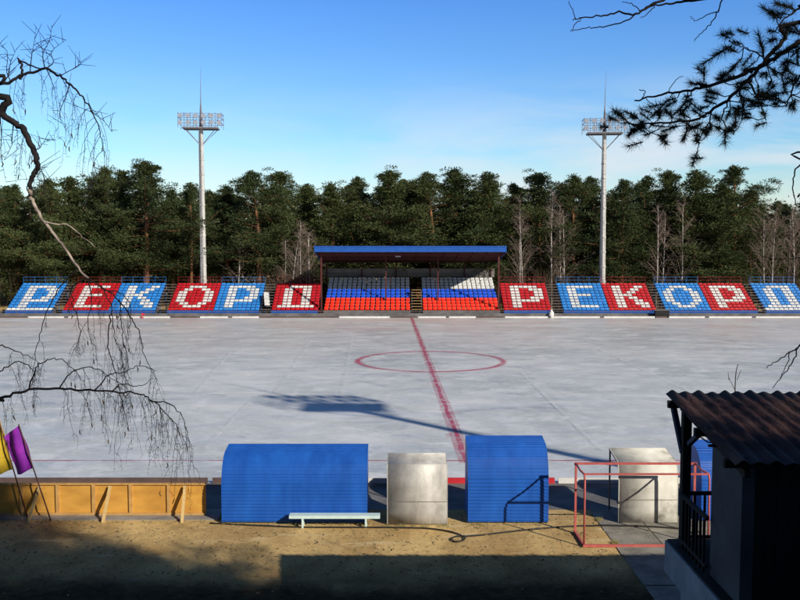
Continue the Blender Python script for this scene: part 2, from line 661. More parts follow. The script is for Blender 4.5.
# paving slabs on the right
pv_root = None
slabs = MB()
sr = random.Random(3)
for j in range(5):
    y1 = 27.0 - j * 2.02
    for i in range(5):
        x0 = 5.93 + .015 * j + i * 1.34
        dz = sr.uniform(-.004, .012)
        slabs.box(x0, x0 + 1.31, y1 - 2.0, y1 - .02, -.06, .018 + dz)
tag(slabs.build('paving', M['slab']), kind='structure')

pb = MB()
pbr = random.Random(44)
for _ in range(2600):
    y = 20.3 + 6.4 * pbr.random() ** .8
    x = pbr.uniform(-15, 5.85)
    r0 = .010 + .028 * pbr.random() ** 3
    if pbr.random() < .5:        # pebble
        n0 = len(pb.v)
        a0 = pbr.uniform(0, 6.28)
        for k in range(5):
            q = r0 * pbr.uniform(.7, 1.3)
            pb.v.append((x + q * math.cos(a0 + k * 1.257), y + q * math.sin(a0 + k * 1.257), 0))
        pb.v.append((x, y, r0 * .9))
        for k in range(5):
            pb.f.append((n0 + k, n0 + (k + 1) % 5, n0 + 5)); pb.smooth.append(False)
    else:                        # dead stalk or leaf
        a0 = pbr.uniform(0, 6.28)
        ln = pbr.uniform(.03, .14)
        pb.quad((x, y, .004), (x + ln * math.cos(a0), y + ln * math.sin(a0), .02 + .05 * pbr.random()), (x + ln * math.cos(a0 + .12), y + ln * math.sin(a0 + .12), .02), (x + .012, y, .004))
tag(pb.build('ground_litter', mat('ground_litter', (.40, .31, .18), (.10, .075, .04), 3, .9, lo=.4, hi=.6)), 'pebbles and dead stalks scattered on the sand', 'ground cover', kind='stuff')
gt = MB()
for _ in range(330):             # dry grass along the foot of shelters and barrier
    px_, py_ = pbr.choice([(pbr.uniform(215, 370), 524), (pbr.uniform(380, 450), 526), (pbr.uniform(465, 550), 524.5), (pbr.uniform(-10, 215), 522), (pbr.uniform(0, 590), pbr.uniform(525, 560)), (pbr.uniform(597, 601), 520), (pbr.uniform(612, 618), 543)])
    q = gnd(px_, py_ + pbr.uniform(-.5, 1.5))
    for k in range(6):
        a0 = pbr.uniform(0, 6.28)
        hh = pbr.uniform(.03, .11)
        e = q + Vector((math.cos(a0) * hh * .7, math.sin(a0) * hh * .7, hh))
        b0 = q + Vector((pbr.gauss(0, .03), pbr.gauss(0, .03), 0))
        i0 = len(gt.v)
        gt.v += [tuple(b0), tuple(b0 + Vector((.009, 0, 0))), tuple(e)]
        gt.f.append((i0, i0 + 1, i0 + 2)); gt.smooth.append(False)
tag(gt.build('dry_grass', mat('dry_grass', (.36, .30, .12), (.16, .15, .05), 2, .9)), 'dry grass tufts along the foot of the shelters and barrier', 'grass', kind='stuff')

# markings on the ice -----------------------------------------------------
mk_red = worn_mark('red_line', (.60, .06, .14), .36, .60, 1.5, .72)
mk_circle = worn_mark('red_circle', (.62, .09, .16), .36, .62, .9, .7)
mk_smear = worn_mark('red_smear', (.60, .13, .20), .32, .85, .8, .6)
mk_faint = worn_mark('faint_line', (.52, .10, .16), .34, .56, .5)
p0, p1 = gnd(412, 320), gnd(467, 463)
p0.y = Y_FAR - .2
d = (p1 - p0).normalized()
nrm = Vector((-d.y, d.x, 0))
lm = MB()
mr_ = random.Random(8)
steps = 60
prev = None
for i in range(steps + 1):
    c = p0.lerp(p1, i / steps) + nrm * mr_.uniform(-.035, .035)
    w = .10 + mr_.uniform(-.02, .03)
    cur = (c + nrm * w, c - nrm * w)
    if prev:
        lm.quad(Vector((*prev[0][:2], .015)), Vector((*prev[1][:2], .015)), Vector((*cur[1][:2], .015)), Vector((*cur[0][:2], .015)))
    prev = cur
tag(lm.build('centre_line', mk_red), kind='structure')
lb_ = MB()
w0 = .30
lb_.quad((p0.x - .22, p0.y, .0125), (p0.x + .22, p0.y, .0125), (p1.x + w0, p1.y, .0125), (p1.x - w0, p1.y, .0125))
tag(lb_.build('line_smear', mk_smear), kind='structure')
cb_ = MB()
for i in range(96):
    a0, a1 = 2 * PI * i / 96, 2 * PI * (i + 1) / 96
    q_ = gnd(430.5, 361)
    r0, r1 = 4.72, 5.30
    cb_.quad(*[(q_.x + r * math.cos(a), q_.y + r * math.sin(a), .0205) for r, a in ((r0, a0), (r1, a0), (r1, a1), (r0, a1))])
tag(cb_.build('circle_smear', mk_smear), kind='structure')
sp = MB()   # smeared red scuffs beside the line
for i in range(45):
    t = mr_.random() ** .7
    c = p0.lerp(p1, t) + nrm * mr_.gauss(0, .28)
    ln, w = mr_.uniform(.08, .28), mr_.uniform(.02, .06)
    sp.quad((c.x - ln, c.y - w, .019), (c.x + ln, c.y - w + mr_.uniform(-.05, .05), .019), (c.x + ln, c.y + w, .019), (c.x - ln, c.y + w, .019))
tag(sp.build('paint_scuffs', mk_circle), kind='structure')
cc = gnd(430.5, 361)
cm = MB()
for i in range(96):
    a0, a1 = 2 * PI * i / 96, 2 * PI * (i + 1) / 96
    r0, r1 = 4.88, 5.16
    cm.quad((cc.x + r0 * math.cos(a0), cc.y + r0 * math.sin(a0), .023), (cc.x + r1 * math.cos(a0), cc.y + r1 * math.sin(a0), .023),
            (cc.x + r1 * math.cos(a1), cc.y + r1 * math.sin(a1), .023), (cc.x + r0 * math.cos(a1), cc.y + r0 * math.sin(a1), .023))
tag(cm.build('centre_circle', mk_circle), kind='structure')
tm_ = worn_mark('frost_track', (.80, .81, .82), .46, .66, .6)
tk_ = MB()
for a_, b_, w_ in (((216, 334), (150, 378), .16), ((230, 352), (192, 396), .12), ((312, 338), (274, 394), .14), ((352, 336), (340, 402), .12), ((160, 330), (70, 372), .14), ((520, 372), (600, 450), .10), ((600, 350), (690, 392), .12), ((255, 396), (200, 452), .10)):
    q0, q1 = gnd(*a_), gnd(*b_)
    tk_.quad((q0.x - w_, q0.y, .0315), (q0.x + w_, q0.y, .0315), (q1.x + w_, q1.y, .0315), (q1.x - w_, q1.y, .0315))
tag(tk_.build('ice_tracks', tm_), kind='structure')
yl = gnd(400, 461).y
sm = MB()
sm.quad((-60, yl - .06, .027), (60, yl - .06, .027), (60, yl + .06, .027), (-60, yl + .06, .027))
yl2 = gnd(400, 455).y
sm.quad((cc.x + 1.1, yl2 - .05, .027), (cc.x + 3, yl2 - .05, .027), (cc.x + 3, yl2 + .03, .027), (cc.x + 1.1, yl2 + .03, .027))
tag(sm.build('side_line', mk_faint), kind='structure')

# ------------------------------------------------------------------ rink boards
br = random.Random(21)


def rink_board(x0, x1, y, m, label, group, hgt=.17):
    b_ = MB()
    b_.prism([(y, .0), (y, hgt), (y + .05, hgt), (y + .05, .0)], x0 + .015, x1 - .015)
    for k in range(3):
        xx = x0 + (x1 - x0) * (.15 + .35 * k)
        b_.prism([(y + .05, 0.0), (y + .05, .12), (y + .16, 0.0)], xx - .03, xx + .03)
    return tag(b_.build('rink_board', m), label, 'rink board', group)


white_px = [(28, 64), (68, 116), (119, 170), (200, 228), (232, 259), (339, 390), (418, 446), (449, 476), (505, 548), (551, 600),
            (604, 655), (669, 705), (709, 752), (756, 800)]
dark_px = [(0, 26), (171, 198), (260, 286), (288, 337), (391, 416), (477, 503), (656, 667)]
for a_, b_ in white_px:
    rink_board(at(a_, 319, Y_FAR).x, at(b_, 319, Y_FAR).x, Y_FAR + .02, M['white_paint'],
               'low white board along the far edge of the ice', 'white boards along the far edge of the ice')
for a_, b_ in dark_px:
    rink_board(at(a_, 319, Y_FAR).x, at(b_, 319, Y_FAR).x, Y_FAR + .02, M['brown_board'],
               'low dark brown board along the far edge of the ice', 'brown boards along the far edge of the ice')
near_b = [(-12, 208, 'brown', 'low weathered brown board behind the plywood barrier at the left'),
          (212, 360, 'brown', 'low brown board on the near ice edge behind the wide blue shelter'),
          (364, 444, 'white', 'low pale board on the near ice edge behind the plain metal shelter'),
          (447, 555, 'red', 'low bright red board on the near ice edge beside the taller blue shelter'),
          (558, 690, 'white', 'low white board on the near ice edge behind the red goal frame'),
          (693, 840, 'red', 'low red board on the near ice edge behind the blue shelter at the right')]
for a_, b_, c_, lab in near_b:
    yy = Y_NEAR - .06
    m_ = {'red': M['red_board'], 'white': M['white_paint'], 'brown': M['brown_board']}[c_]
    o = rink_board(at(a_, 486, yy).x, at(b_, 486, yy).x, yy, m_, lab, None, .20)

# ------------------------------------------------------------------ seat banks
SEAT_W = .40


def seat_mesh(name, m, scale=1.0, tall=.60):
    # side profile: front lip, pan, curved into a backrest with a rolled top
    top = [(-.02, .0), (-.02, .05), (.02, .075), (.20, .06), (.30, .075), (.345, .14), (.375, .26), (.39, .335), (.405, .35)]
    bot = [(.425, .34), (.41, .25), (.38, .12), (.33, .04), (.20, .025), (.03, .035)]
    prof = [(y * scale, z * scale * tall) for y, z in top + bot]
    b_ = MB()
    w = SEAT_W * scale / 2
    n = len(prof)
    secs = [(-w, .93), (-w * .85, 1.0), (w * .85, 1.0), (w, .93)]
    for x, k in secs:
        for (y, z) in prof:
            b_.v.append((x, y, z * k))
    for i in range(3):
        for j in range(n):
            jj = (j + 1) % n
            b_.f.append((i * n + j, i * n + jj, (i + 1) * n + jj, (i + 1) * n + j)); b_.smooth.append(True)
    b_.f.append(tuple(range(n))[::-1]); b_.smooth.append(False)
    b_.f.append(tuple(3 * n + j for j in range(n))); b_.smooth.append(False)
    o = b_.build(name, m)
    me = o.data
    bpy.data.objects.remove(o)
    return me


ME = {k: seat_mesh('seat', M[k]) for k in ('blue_seat', 'red_seat', 'white_seat')}
ME.update({k: seat_mesh('seat', M[k], 1.08, .84) for k in ('navy_seat', 'bright_red_seat')})
ME['white_tall'] = seat_mesh('seat', M['white_seat'], 1.08, .84)

GLY = {
 'P': ["..........", "..XXXXXX..", "..XX..XXX.", "..XX...XX.", "..XX...XX.", "..XX..XXX.", "..XXXXXX..", "..XX......", "..XX......", ".........."],
 'E': ["..........", "..XXXXXX..", "..XX......", "..XX......", "..XXXXX...", "..XX......", "..XX......", "..XX......", "..XXXXXX..", ".........."],
 'K': ["..........", "..XX...XX.", "..XX..XX..", "..XX.XX...", "..XXXX....", "..XX.XX...", "..XX..XX..", "..XX..XXX.", "..XX...XX.", ".........."],
 'O': ["..........", "...XXXX...", "..XX..XX..", ".XX....XX.", ".XX....XX.", ".XX....XX.", ".XX....XX.", "..XX..XX..", "...XXXX...", ".........."],
 'D': ["..........", "...XXXXX..", "..XX..XX..", "..XX..XX..", "..XX..XX..", "..XX..XX..", "..XX..XX..", "..XX..XX..", ".XXXXXXXX.", ".........."],
}
YB, Z0 = 94.75, .70
RUN, RISE = .475, .275
rows = cols = 10


def bleacher(b_, x0, x1, y0, z0, n, run, rise):
    for r in range(n):
        b_.box(x0, x1, y0 + r * run + .02, y0 + (r + 1) * run + .02, z0 + r * rise - .10, z0 + r * rise - .005)
    return b_


def supports(b_, xs_, y0, z0, n, run, rise):
    for x in xs_:
        for r in (0, n // 2, n):
            yy, zz = y0 + r * run + .05, z0 + r * rise - .1
            b_.box(x - .04, x + .04, yy, yy + .08, 0, max(.1, zz - (rise if r == n else 0)))
        b_.bar((x, y0 + .1, .15), (x, y0 + n * run, z0 + n * rise - .35), .07)


def front_fence(b_, x0, x1, y, z0, z1, nposts):
    b_.box(x0, x1, y, y + .04, z0, z1)


def seat_bank(px0, px1, letter, base, label, underline=False, rail='blue_rail'):
    pl, pr = at(px0, 311, YB), at(px1, 311, YB)
    W = pr.x - pl.x - .03
    root = thing('seat_bank', (pl.x + .015, YB, 0), label, 'seating')
    fr = MB()
    bleacher(fr, 0, W, 0, Z0, rows, RUN, RISE)
    supports(fr, (.1, W / 2, W - .1), 0, Z0, rows, RUN, RISE)
    fr.build('frame', M['blue_riser' if base == 'blue_seat' else 'red_riser'], root)
    fp = MB()
    fp.box(0, W, -.06, -.01, .33, Z0 - .02)
    fp.build('front_panel', M['blue_paint'], root)
    # back rail
    rl = MB()
    yb, zb = rows * RUN + .1, Z0 + rows * RISE
    for hgt in (.28, .62):
        rl.bar((0, yb, zb + hgt), (W, yb, zb + hgt), .026)
    for k in range(5):
        x = .02 + k * (W - .04) / 4
        rl.bar((x, yb, zb - .3), (x, yb, zb + .66), .026)
    rl.build('back_rail', M[rail], root)
    pitch = W / cols
    gl = GLY[letter]
    for r in range(rows):
        for c in range(cols):
            wht = gl[rows - 1 - r][c] == 'X' or (underline and r == 0)
            o = bpy.data.objects.new('seat', ME['white_seat' if wht else base])
            col.objects.link(o)
            o.parent = root
            o.location = ((c + .5) * pitch + sr.uniform(-.006, .006), r * RUN, Z0 + r * RISE + sr.uniform(-.006, .006))
            o.rotation_euler = (sr.uniform(-.03, .03), 0, sr.uniform(-.03, .03))
            o.scale = (pitch / .47, 1, 1)
            if wht:
                o['label'] = 'white plastic seat'
    return root


banks = [
 (5, 51.5, 'P', 'blue_seat', 'blue seat bank at the far left end, white letter P over a white bottom row', True),
 (62, 108, 'E', 'red_seat', 'red seat bank left of the roofed stand with a white letter E', False),
 (108, 155, 'K', 'blue_seat', 'blue seat bank with a white letter K, left of the roofed stand', False),
 (167, 213, 'O', 'red_seat', 'red seat bank with a white letter O in front of the left light mast', False),
 (213, 259, 'P', 'blue_seat', 'blue seat bank with a white letter P beside the red O, left of the roof', False),
 (271, 318, 'D', 'red_seat', 'red seat bank with a white boxy D letter, joining the roofed stand on its left', False),
 (504, 552, 'P', 'red_seat', 'red seat bank with a white letter P, joining the roofed stand on its right', False),
 (563.5, 610, 'E', 'blue_seat', 'blue seat bank with a white letter E, left of the right light mast', False),
 (610, 657, 'K', 'red_seat', 'red seat bank with a white letter K, foot of the right light mast behind it', False),
 (666, 712, 'O', 'blue_seat', 'blue seat bank with a white letter O, right of the right light mast', False),
 (712, 758, 'P', 'red_seat', 'red seat bank with a white letter P, second from the right end', False),
 (766, 814, 'D', 'blue_seat', 'blue seat bank cut by the right edge, white boxy D over a white row', True),
]
for px0, px1, le, base, lab, ul in banks:
    seat_bank(px0, px1, le, base, lab, ul, 'blue_rail' if base == 'blue_seat' else 'red_rail')


def stair_block(px0, px1, label, m_, n=10):
    pl, pr = at(px0, 311, YB), at(px1, 311, YB)
    W = pr.x - pl.x
    root = thing('bleacher_steps', (pl.x, YB, 0), label, 'steps')
    b_ = MB()
    for r in range(n):
        b_.box(.04, W - .04, r * RUN + .05, r * RUN + .36, Z0 + r * RISE + .05, Z0 + r * RISE + .10)
    b_.build('tread', m_, root)
    f_ = MB()
    for x in (.06, W - .06):
        f_.bar((x, .1, .2), (x, n * RUN, Z0 + n * RISE - .35), .06, .12)
        f_.box(x - .04, x + .04, .1, .18, 0, .3)
        f_.box(x - .04, x + .04, n * RUN - .08, n * RUN, 0, Z0 + n * RISE - .4)
    f_.build('stringer', M['steel'], root)
    return root


for px0, px1, lab in [(51.5, 62, 'dark plank steps between the far left blue P and the red E'),
                      (155, 167, 'dark plank steps between the blue K and the red O, left side'),
                      (259, 271, 'dark plank steps between the blue P and the red D, left side'),
                      (552, 563.5, 'dark plank steps between the red P and the blue E, right side'),
                      (657, 666, 'dark plank steps between the red K and the blue O, right side'),
                      (758, 766, 'dark plank steps between the red P and the rightmost blue bank')]:
    stair_block(px0, px1, lab, M['plank'])

# low wall and railing in front of the stands
wall = thing('stand_wall', (0, 94.1, 0), 'long low grey wall with thin rail running in front of all the stands', 'wall')
w_ = MB()
w_.box(at(-60, 316, 94.1).x, at(860, 316, 94.1).x, 0, .16, 0, .42)
w_.build('wall', M['dark_concrete'], wall)
r_ = MB()
for zz in (.62,):
    r_.bar((at(-60, 316, 94.1).x, .06, zz), (at(860, 316, 94.1).x, .06, zz), .035)
for k in range(48):
    x = at(-60, 316, 94.1).x + k * 2.06
    r_.bar((x, .06, .4), (x, .06, .63), .04)
r_.build('rail', M['steel'], wall)

# ------------------------------------------------------------------ roofed stand
XL, XR = at(316, 311, 95).x, at(504.5, 311, 95).x
canopy = thing('stand_canopy', (XL, 95, 0), 'blue edged lean-to roof on dark red posts over the middle seats', 'canopy')
WC = XR - XL
yf, yb_ = -.9, 9.2
zf = at(400, 252, 94.1).z
zfr = at(400, 246, 94.1).z
zbk = 5.55
ro = MB()
ro.hexa([(0, yf + .05, zf + .14), (WC, yf + .05, zf + .14), (0, yb_, zbk), (WC, yb_, zbk), (0, yf + .05, zf + .3), (WC, yf + .05, zf + .3), (0, yb_, zbk + .16), (WC, yb_, zbk + .16)])
ro.build('roof', M['soffit'], canopy)
fa = MB()
fa.box(-.05, WC + .05, yf - .03, yf + .04, zf, zfr - .16)
fa.box(-.07, WC + .07, yf - .06, yf + .05, zfr - .15, zfr)
fa.build('fascia', M['blue_paint'], canopy)
sf = MB()
for xx in (-.05, WC - .02):
    sf = MB()
    sf.hexa([(xx, yf + .06, zf), (xx + .07, yf + .06, zf), (xx, yb_, zbk - .14), (xx + .07, yb_, zbk - .14), (xx, yf + .06, zf + .38), (xx + .07, yf + .06, zf + .38), (xx, yb_, zbk + .24), (xx + .07, yb_, zbk + .24)])
    sf.build('side_fascia', M['blue_paint'], canopy)
raf = MB()
for k in range(14):
    x = .25 + k * (WC - .5) / 13
    raf.bar((x, yf + .1, zf + .08), (x, yb_ - .1, zbk - .08), .09, .14)
for yy in (1.2, 4.6):
    zz = zf + (zbk - zf) * (yy - yf) / (yb_ - yf) - .08
    raf.bar((.1, yy, zz), (WC - .1, yy, zz), .1, .12)
raf.build('rafter', M['maroon'], canopy)


def post(px, y, z1, w=.17):
    x = at(px, 300, 95 + min(y, 6.5)).x - XL
    b_ = MB()
    b_.box(x - w / 2, x + w / 2, y - w / 2, y + w / 2, 0, z1)
    b_.box(x - w, x + w, y - w, y + w, 0, .05)
    return b_


for px in (321.5, 498.5):
    post(px, .0, zf + .1).build('post', M['maroon'], canopy)
for px in (386, 438):
    post(px, 2.1, zf - .35, .13).build('post', M['maroon'], canopy)
for px in (325, 361, 396, 431, 466, 493):
    post(px, yb_ - .15, zbk - .05, .14).build('post', M['maroon'], canopy)
bp_ = MB()
bp_.box(.15, WC - .15, yb_ - .02, yb_ + .03, at(400, 277, 104.2).z, at(400, 268.5, 104.2).z)
bp_.build('back_panel', M['grey_panel'], canopy)
rb = MB()
for zz in (4.3, 3.9):
    rb.bar((.2, yb_ - .3, zz), (WC - .2, yb_ - .3, zz), .04)
rb.build('back_rail', M['steel'], canopy)
gx = [0, .42]
lt = MB()
lx = at(398, 300, 95).x - XL
lt.box(lx - .3, lx + .3, 2.3, 2.5, zf - .62, zf - .48)
lt.build('lamp', M['lamp'], canopy)


def covered_bank(px0, px1, ncol, label):
    nrow, run, rise = 11, .75, .285
    pl, pr = at(px0, 311, YB), at(px1, 311, YB)
    W = pr.x - pl.x
    root = thing('seat_bank', (pl.x, YB, 0), label, 'seating')
    fr = MB()
    bleacher(fr, 0, W, 0, Z0, nrow, run, rise)
    supports(fr, (.1, W / 2, W - .1), 0, Z0, nrow, run, rise)
    fr.build('frame', M['steel'], root)
    fp = MB()
    fp.box(0, W, -.06, -.01, .36, Z0 - .03)
    fp.build('front_panel', M['dark_concrete'], root)
    pitch = W / ncol
    rest = []
    n = 0
    for r in range(nrow):
        key = 'bright_red_seat' if r < 4 else 'navy_seat' if r < 7 else 'white_tall'
        for c in range(ncol):
            loc = Vector(((c + .5) * pitch, r * run, Z0 + r * rise))
            n += 1
            if n <= 100:
                o = bpy.data.objects.new('seat', ME[key])
                col.objects.link(o)
                o.parent = root
                o.location = loc + Vector((sr.uniform(-.01, .01), 0, 0))
                o.rotation_euler = (sr.uniform(-.03, .03), 0, sr.uniform(-.03, .03))
                o['label'] = 'bright red plastic seat' if r < 4 else 'dark blue plastic seat'
            else:
                rest.append((key, loc))
    b_ = MB()
    mi = []
    keys = ['navy_seat', 'white_tall']
    for key, loc in rest:
        me = ME[key]
        k = len(b_.v)
        b_.v += [tuple(v.co + loc) for v in me.vertices]
        for p in me.polygons:
            b_.f.append(tuple(k + i for i in p.vertices)); b_.smooth.append(p.use_smooth); mi.append(keys.index(key))
    o = b_.build('upper_seats', M['navy_seat'], root)
    o.data.materials.append(M['white_seat'])
    o.data.polygons.foreach_set('material_index', mi)
    o['kind'] = 'stuff'
    o['label'] = 'upper rows of dark blue and white seats'
    return root


covered_bank(323.5, 410.5, 17, 'left seat bank under the roof, striped white, blue and red')
covered_bank(423, 500, 16, 'right seat bank under the roof, striped white, blue and red')
stair_block(411.5, 422.5, 'sunlit tan wooden steps between the two seat banks under the roof', M['tan_wood'], 8)

# bits around the stands
p = at(265.5, 300, 95.2)
cl = MB()
sr2 = random.Random(4)
for i in range(4):
    for j in range(2):
        x0 = p.x - .4 + j * .28 + i * .10
        z1 = 2.55 - i * .33
        cl.quad((x0, 96.6 - i * .5 + .1 * j, z1), (x0 + .3, 96.6 - i * .5 - .1 * j, z1 + .02), (x0 + .38, 96.1 - i * .5 + .1 * j, z1 - .33), (x0 + .1, 96.1 - i * .5 - .1 * j, z1 - .32))
tag(cl.build('white_cloth', M['white_paint']), 'crumpled white cloth hanging on the stair edge beside the blue P', 'cloth')
p = at(551, 312, 94.0)
bgm = MB()
pts = []
bgm.tube([(p.x, 93.9, .0), (p.x - .02, 93.9, .2), (p.x + .04, 93.9, .52), (p.x + .02, 93.88, .74), (p.x + .03, 93.9, .84)], [.26, .33, .26, .1, .14], 9)
tag(bgm.build('white_sack', M['white_paint']), 'small white sack by the wall between the red P and blue E', 'sack')
for px, lab in ((661, 'dark metal bin on the wall between the red K and blue O'),):
    p = at(px, 314, 94.0)
    bt = thing('bin', (p.x, 93.85, 0), lab, 'bin')
    b_ = MB(); b_.prism([(-.3, .0), (-.36, .75), (.1, .75), (.05, .0)], -.75, .75); b_.build('bin_body', M['black'], bt)
    b_ = MB(); b_.box(-.85, .85, -.4, .14, .76, .82); b_.build('lid', M['steel'], bt)
p = at(142, 320, 93.0)
ck = thing('marker_post', (p.x, 93.0, 0), 'small red marker post at the far boards below the blue K', 'marker')
b_ = MB(); b_.tube([(0, 0, .01), (0, 0, .55)], [.05, .04], 8); b_.build('post', M['red_board'], ck)
b_ = MB(); b_.tube([(0, 0, .02), (0, 0, .06), (0, 0, .10)], [.2, .2, .06], 10); b_.build('base', M['red_board'], ck)
tagm = MB(); tagm.quad((.02, 0, .53), (.30, .03, .50), (.30, .0, .30), (.02, 0, .32)); tagm.build('pennant', M['red_board'], ck)

# ------------------------------------------------------------------ light masts


def make_mast(loc, label, zp, group='floodlight masts', rz=0):
    root = thing('floodlight_mast', loc, label, 'floodlight', group, rz)
    b_ = MB()
    n = 12
    pts, rr = [(0, 0, 0)], [.40]
    for i in range(1, n):
        z, r0 = zp * i / n, .40 - .16 * i / n
        for dz, dr_ in ((-.10, 0), (-.09, .045), (.09, .045), (.10, 0)):
            pts.append((0, 0, z + dz)); rr.append(r0 + dr_)
    pts.append((0, 0, zp)); rr.append(.24)
    b_.tube(pts, rr, 12)
    b_.smooth = [False] * len(b_.smooth)
    b_.build('pole', M['mast'], root)
    ld = MB()
    for sx_ in (-.16, .16):
        ld.bar((sx_ - .05, -.52, 3), (sx_ - .05, -.46, zp - .3), .04)
    for i in range(int((zp - 3.5) / .45)):
        ld.bar((-.21, -.50, 3.2 + i * .45), (.11, -.50, 3.2 + i * .45), .03)
    ld.build('ladder', M['mast_dark'], root)
    pf = MB()
    pf.box(-2.0, 2.0, -1.0, 1.0, zp - .05, zp + .14)
    pf.build('platform', M['mast_dark'], root)
    bs = MB()
    for sx_ in (-1, 1):
        for sy in (-1, 1):
            bs.bar((sx_ * 1.75, sy * .8, zp - .06), (sx_ * .2, sy * .15, zp - 1.75), .06)
    bs.build('brace', M['mast_dark'], root)
    rl = MB()
    for z in (zp + .55, zp + 1.15, zp + 1.65):
        for a_, b2 in (((-2.45, -1.0), (2.45, -1.0)), ((-2.45, 1.0), (2.45, 1.0)), ((-2.45, -1.0), (-2.45, 1.0)), ((2.45, -1.0), (2.45, 1.0))):
            rl.bar((*a_, z), (*b2, z), .05)
    for k in range(8):
        x = -2.45 + 4.9 * k / 7
        for y in (-1, 1):
            rl.bar((x, y, zp + .05), (x, y, zp + 1.75), .05)
    for k in range(7):
        x0, x1 = -2.45 + 4.9 * k / 7, -2.45 + 4.9 * (k + 1) / 7
        if k % 2:
            x0, x1 = x1, x0
        rl.bar((x0, -1, zp + .55), (x1, -1, zp + 1.65), .035)
    rl.build('railing', M['mast_dark'], root)
    for row, z in enumerate((zp + .75, zp + 1.55)):
        for k in range(6):
            x = -2.2 + 4.4 * k / 5
            if abs(x) < .2:
                continue
            lb = MB()
            lb.tube([(x, -.78, z - .02), (x, -.95, z - .08), (x, -1.12, z - .15), (x, -1.16, z - .165)], [.09, .20, .27, .27], 10)
            lb.bar((x, -.85, z - .05), (x, -1.0, z - .42), .05)
            lb.build('floodlight', M['lamp'], root)
    an = MB()
    an.tube([(0, 0, zp), (0, 0, zp + 2.2), (0, 0, zp + 3.2), (.03, 0, zp + 5.4), (.10, 0, zp + 7.2)], [.18, .12, .05, .025, .012], 8)
    an.build('lightning_rod', M['mast_dark'], root)
    return root


YM = 103.0
pa, pb = at(203.5, 284, YM), at(602, 284, YM)
zp = at(200, 129, YM).z
zp2 = at(604, 134, YM).z
make_mast((pa.x, YM, 0), 'tall pale floodlight mast on the left behind the red O', zp, None, R(4))
make_mast((pb.x, YM, 0), 'tall pale floodlight mast on the right behind the red K', zp2, None, R(-5))
m3 = gnd(345, 408)
make_mast((m3.x + 1.351 * 23, m3.y - 1.375 * 23, 0), 'near side floodlight mast whose shadow falls across the ice', 23, None, R(180))

# ------------------------------------------------------------------ team shelters


def ribbed(profile, pitch=.105, amp=.013):
    """walk a (y,z) profile and add trapezoid ribs; returns the outer line"""
    out = []
    acc = 0
    for i in range(len(profile) - 1):
        a_, b2 = Vector((*profile[i], 0)), Vector((*profile[i + 1], 0))
        dd = b2 - a_
        ln = dd.length
        dd.normalize()
        nn = Vector((-dd.y, dd.x, 0))
        k = max(1, round(ln / pitch))
        for j in range(k):
            for t, h in ((0, 0), (.30, 0), (.42, 1), (.80, 1), (.92, 0)):
                q = a_ + dd * ((j + t) * ln / k) + nn * (h * amp)
                out.append((q.x, q.y))
    out.append(profile[-1])
    return out


def shell(b_, outer, thick, x0, x1, smooth=False):
    n = len(outer)
    inner = []
    for i, (y, z) in enumerate(outer):
        pa_, pb_2 = outer[max(0, i - 1)], outer[min(n - 1, i + 1)]
        dd = Vector((pb_2[0] - pa_[0], pb_2[1] - pa_[1]))
        dd.normalize()
        inner.append((y + dd.y * thick, z - dd.x * thick))
    base = len(b_.v)
    for x in (x0, x1):
        for q in outer: b_.v.append((x, q[0], q[1]))
        for q in inner: b_.v.append((x, q[0], q[1]))
    s = 2 * n
    for i in range(n - 1):
        b_.f.append((base + i, base + i + 1, base + s + i + 1, base + s + i)); b_.smooth.append(smooth)
        b_.f.append((base + n + i + 1, base + n + i, base + s + n + i, base + s + n + i + 1)); b_.smooth.append(smooth)
        b_.f.append((base + i + 1, base + i, base + n + i, base + n + i + 1)); b_.smooth.append(False)
        b_.f.append((base + s + i, base + s + i + 1, base + s + n + i + 1, base + s + n + i)); b_.smooth.append(False)
    for i in (0, n - 1):
        b_.f.append((base + i, base + s + i, base + s + n + i, base + n + i)); b_.smooth.append(False)


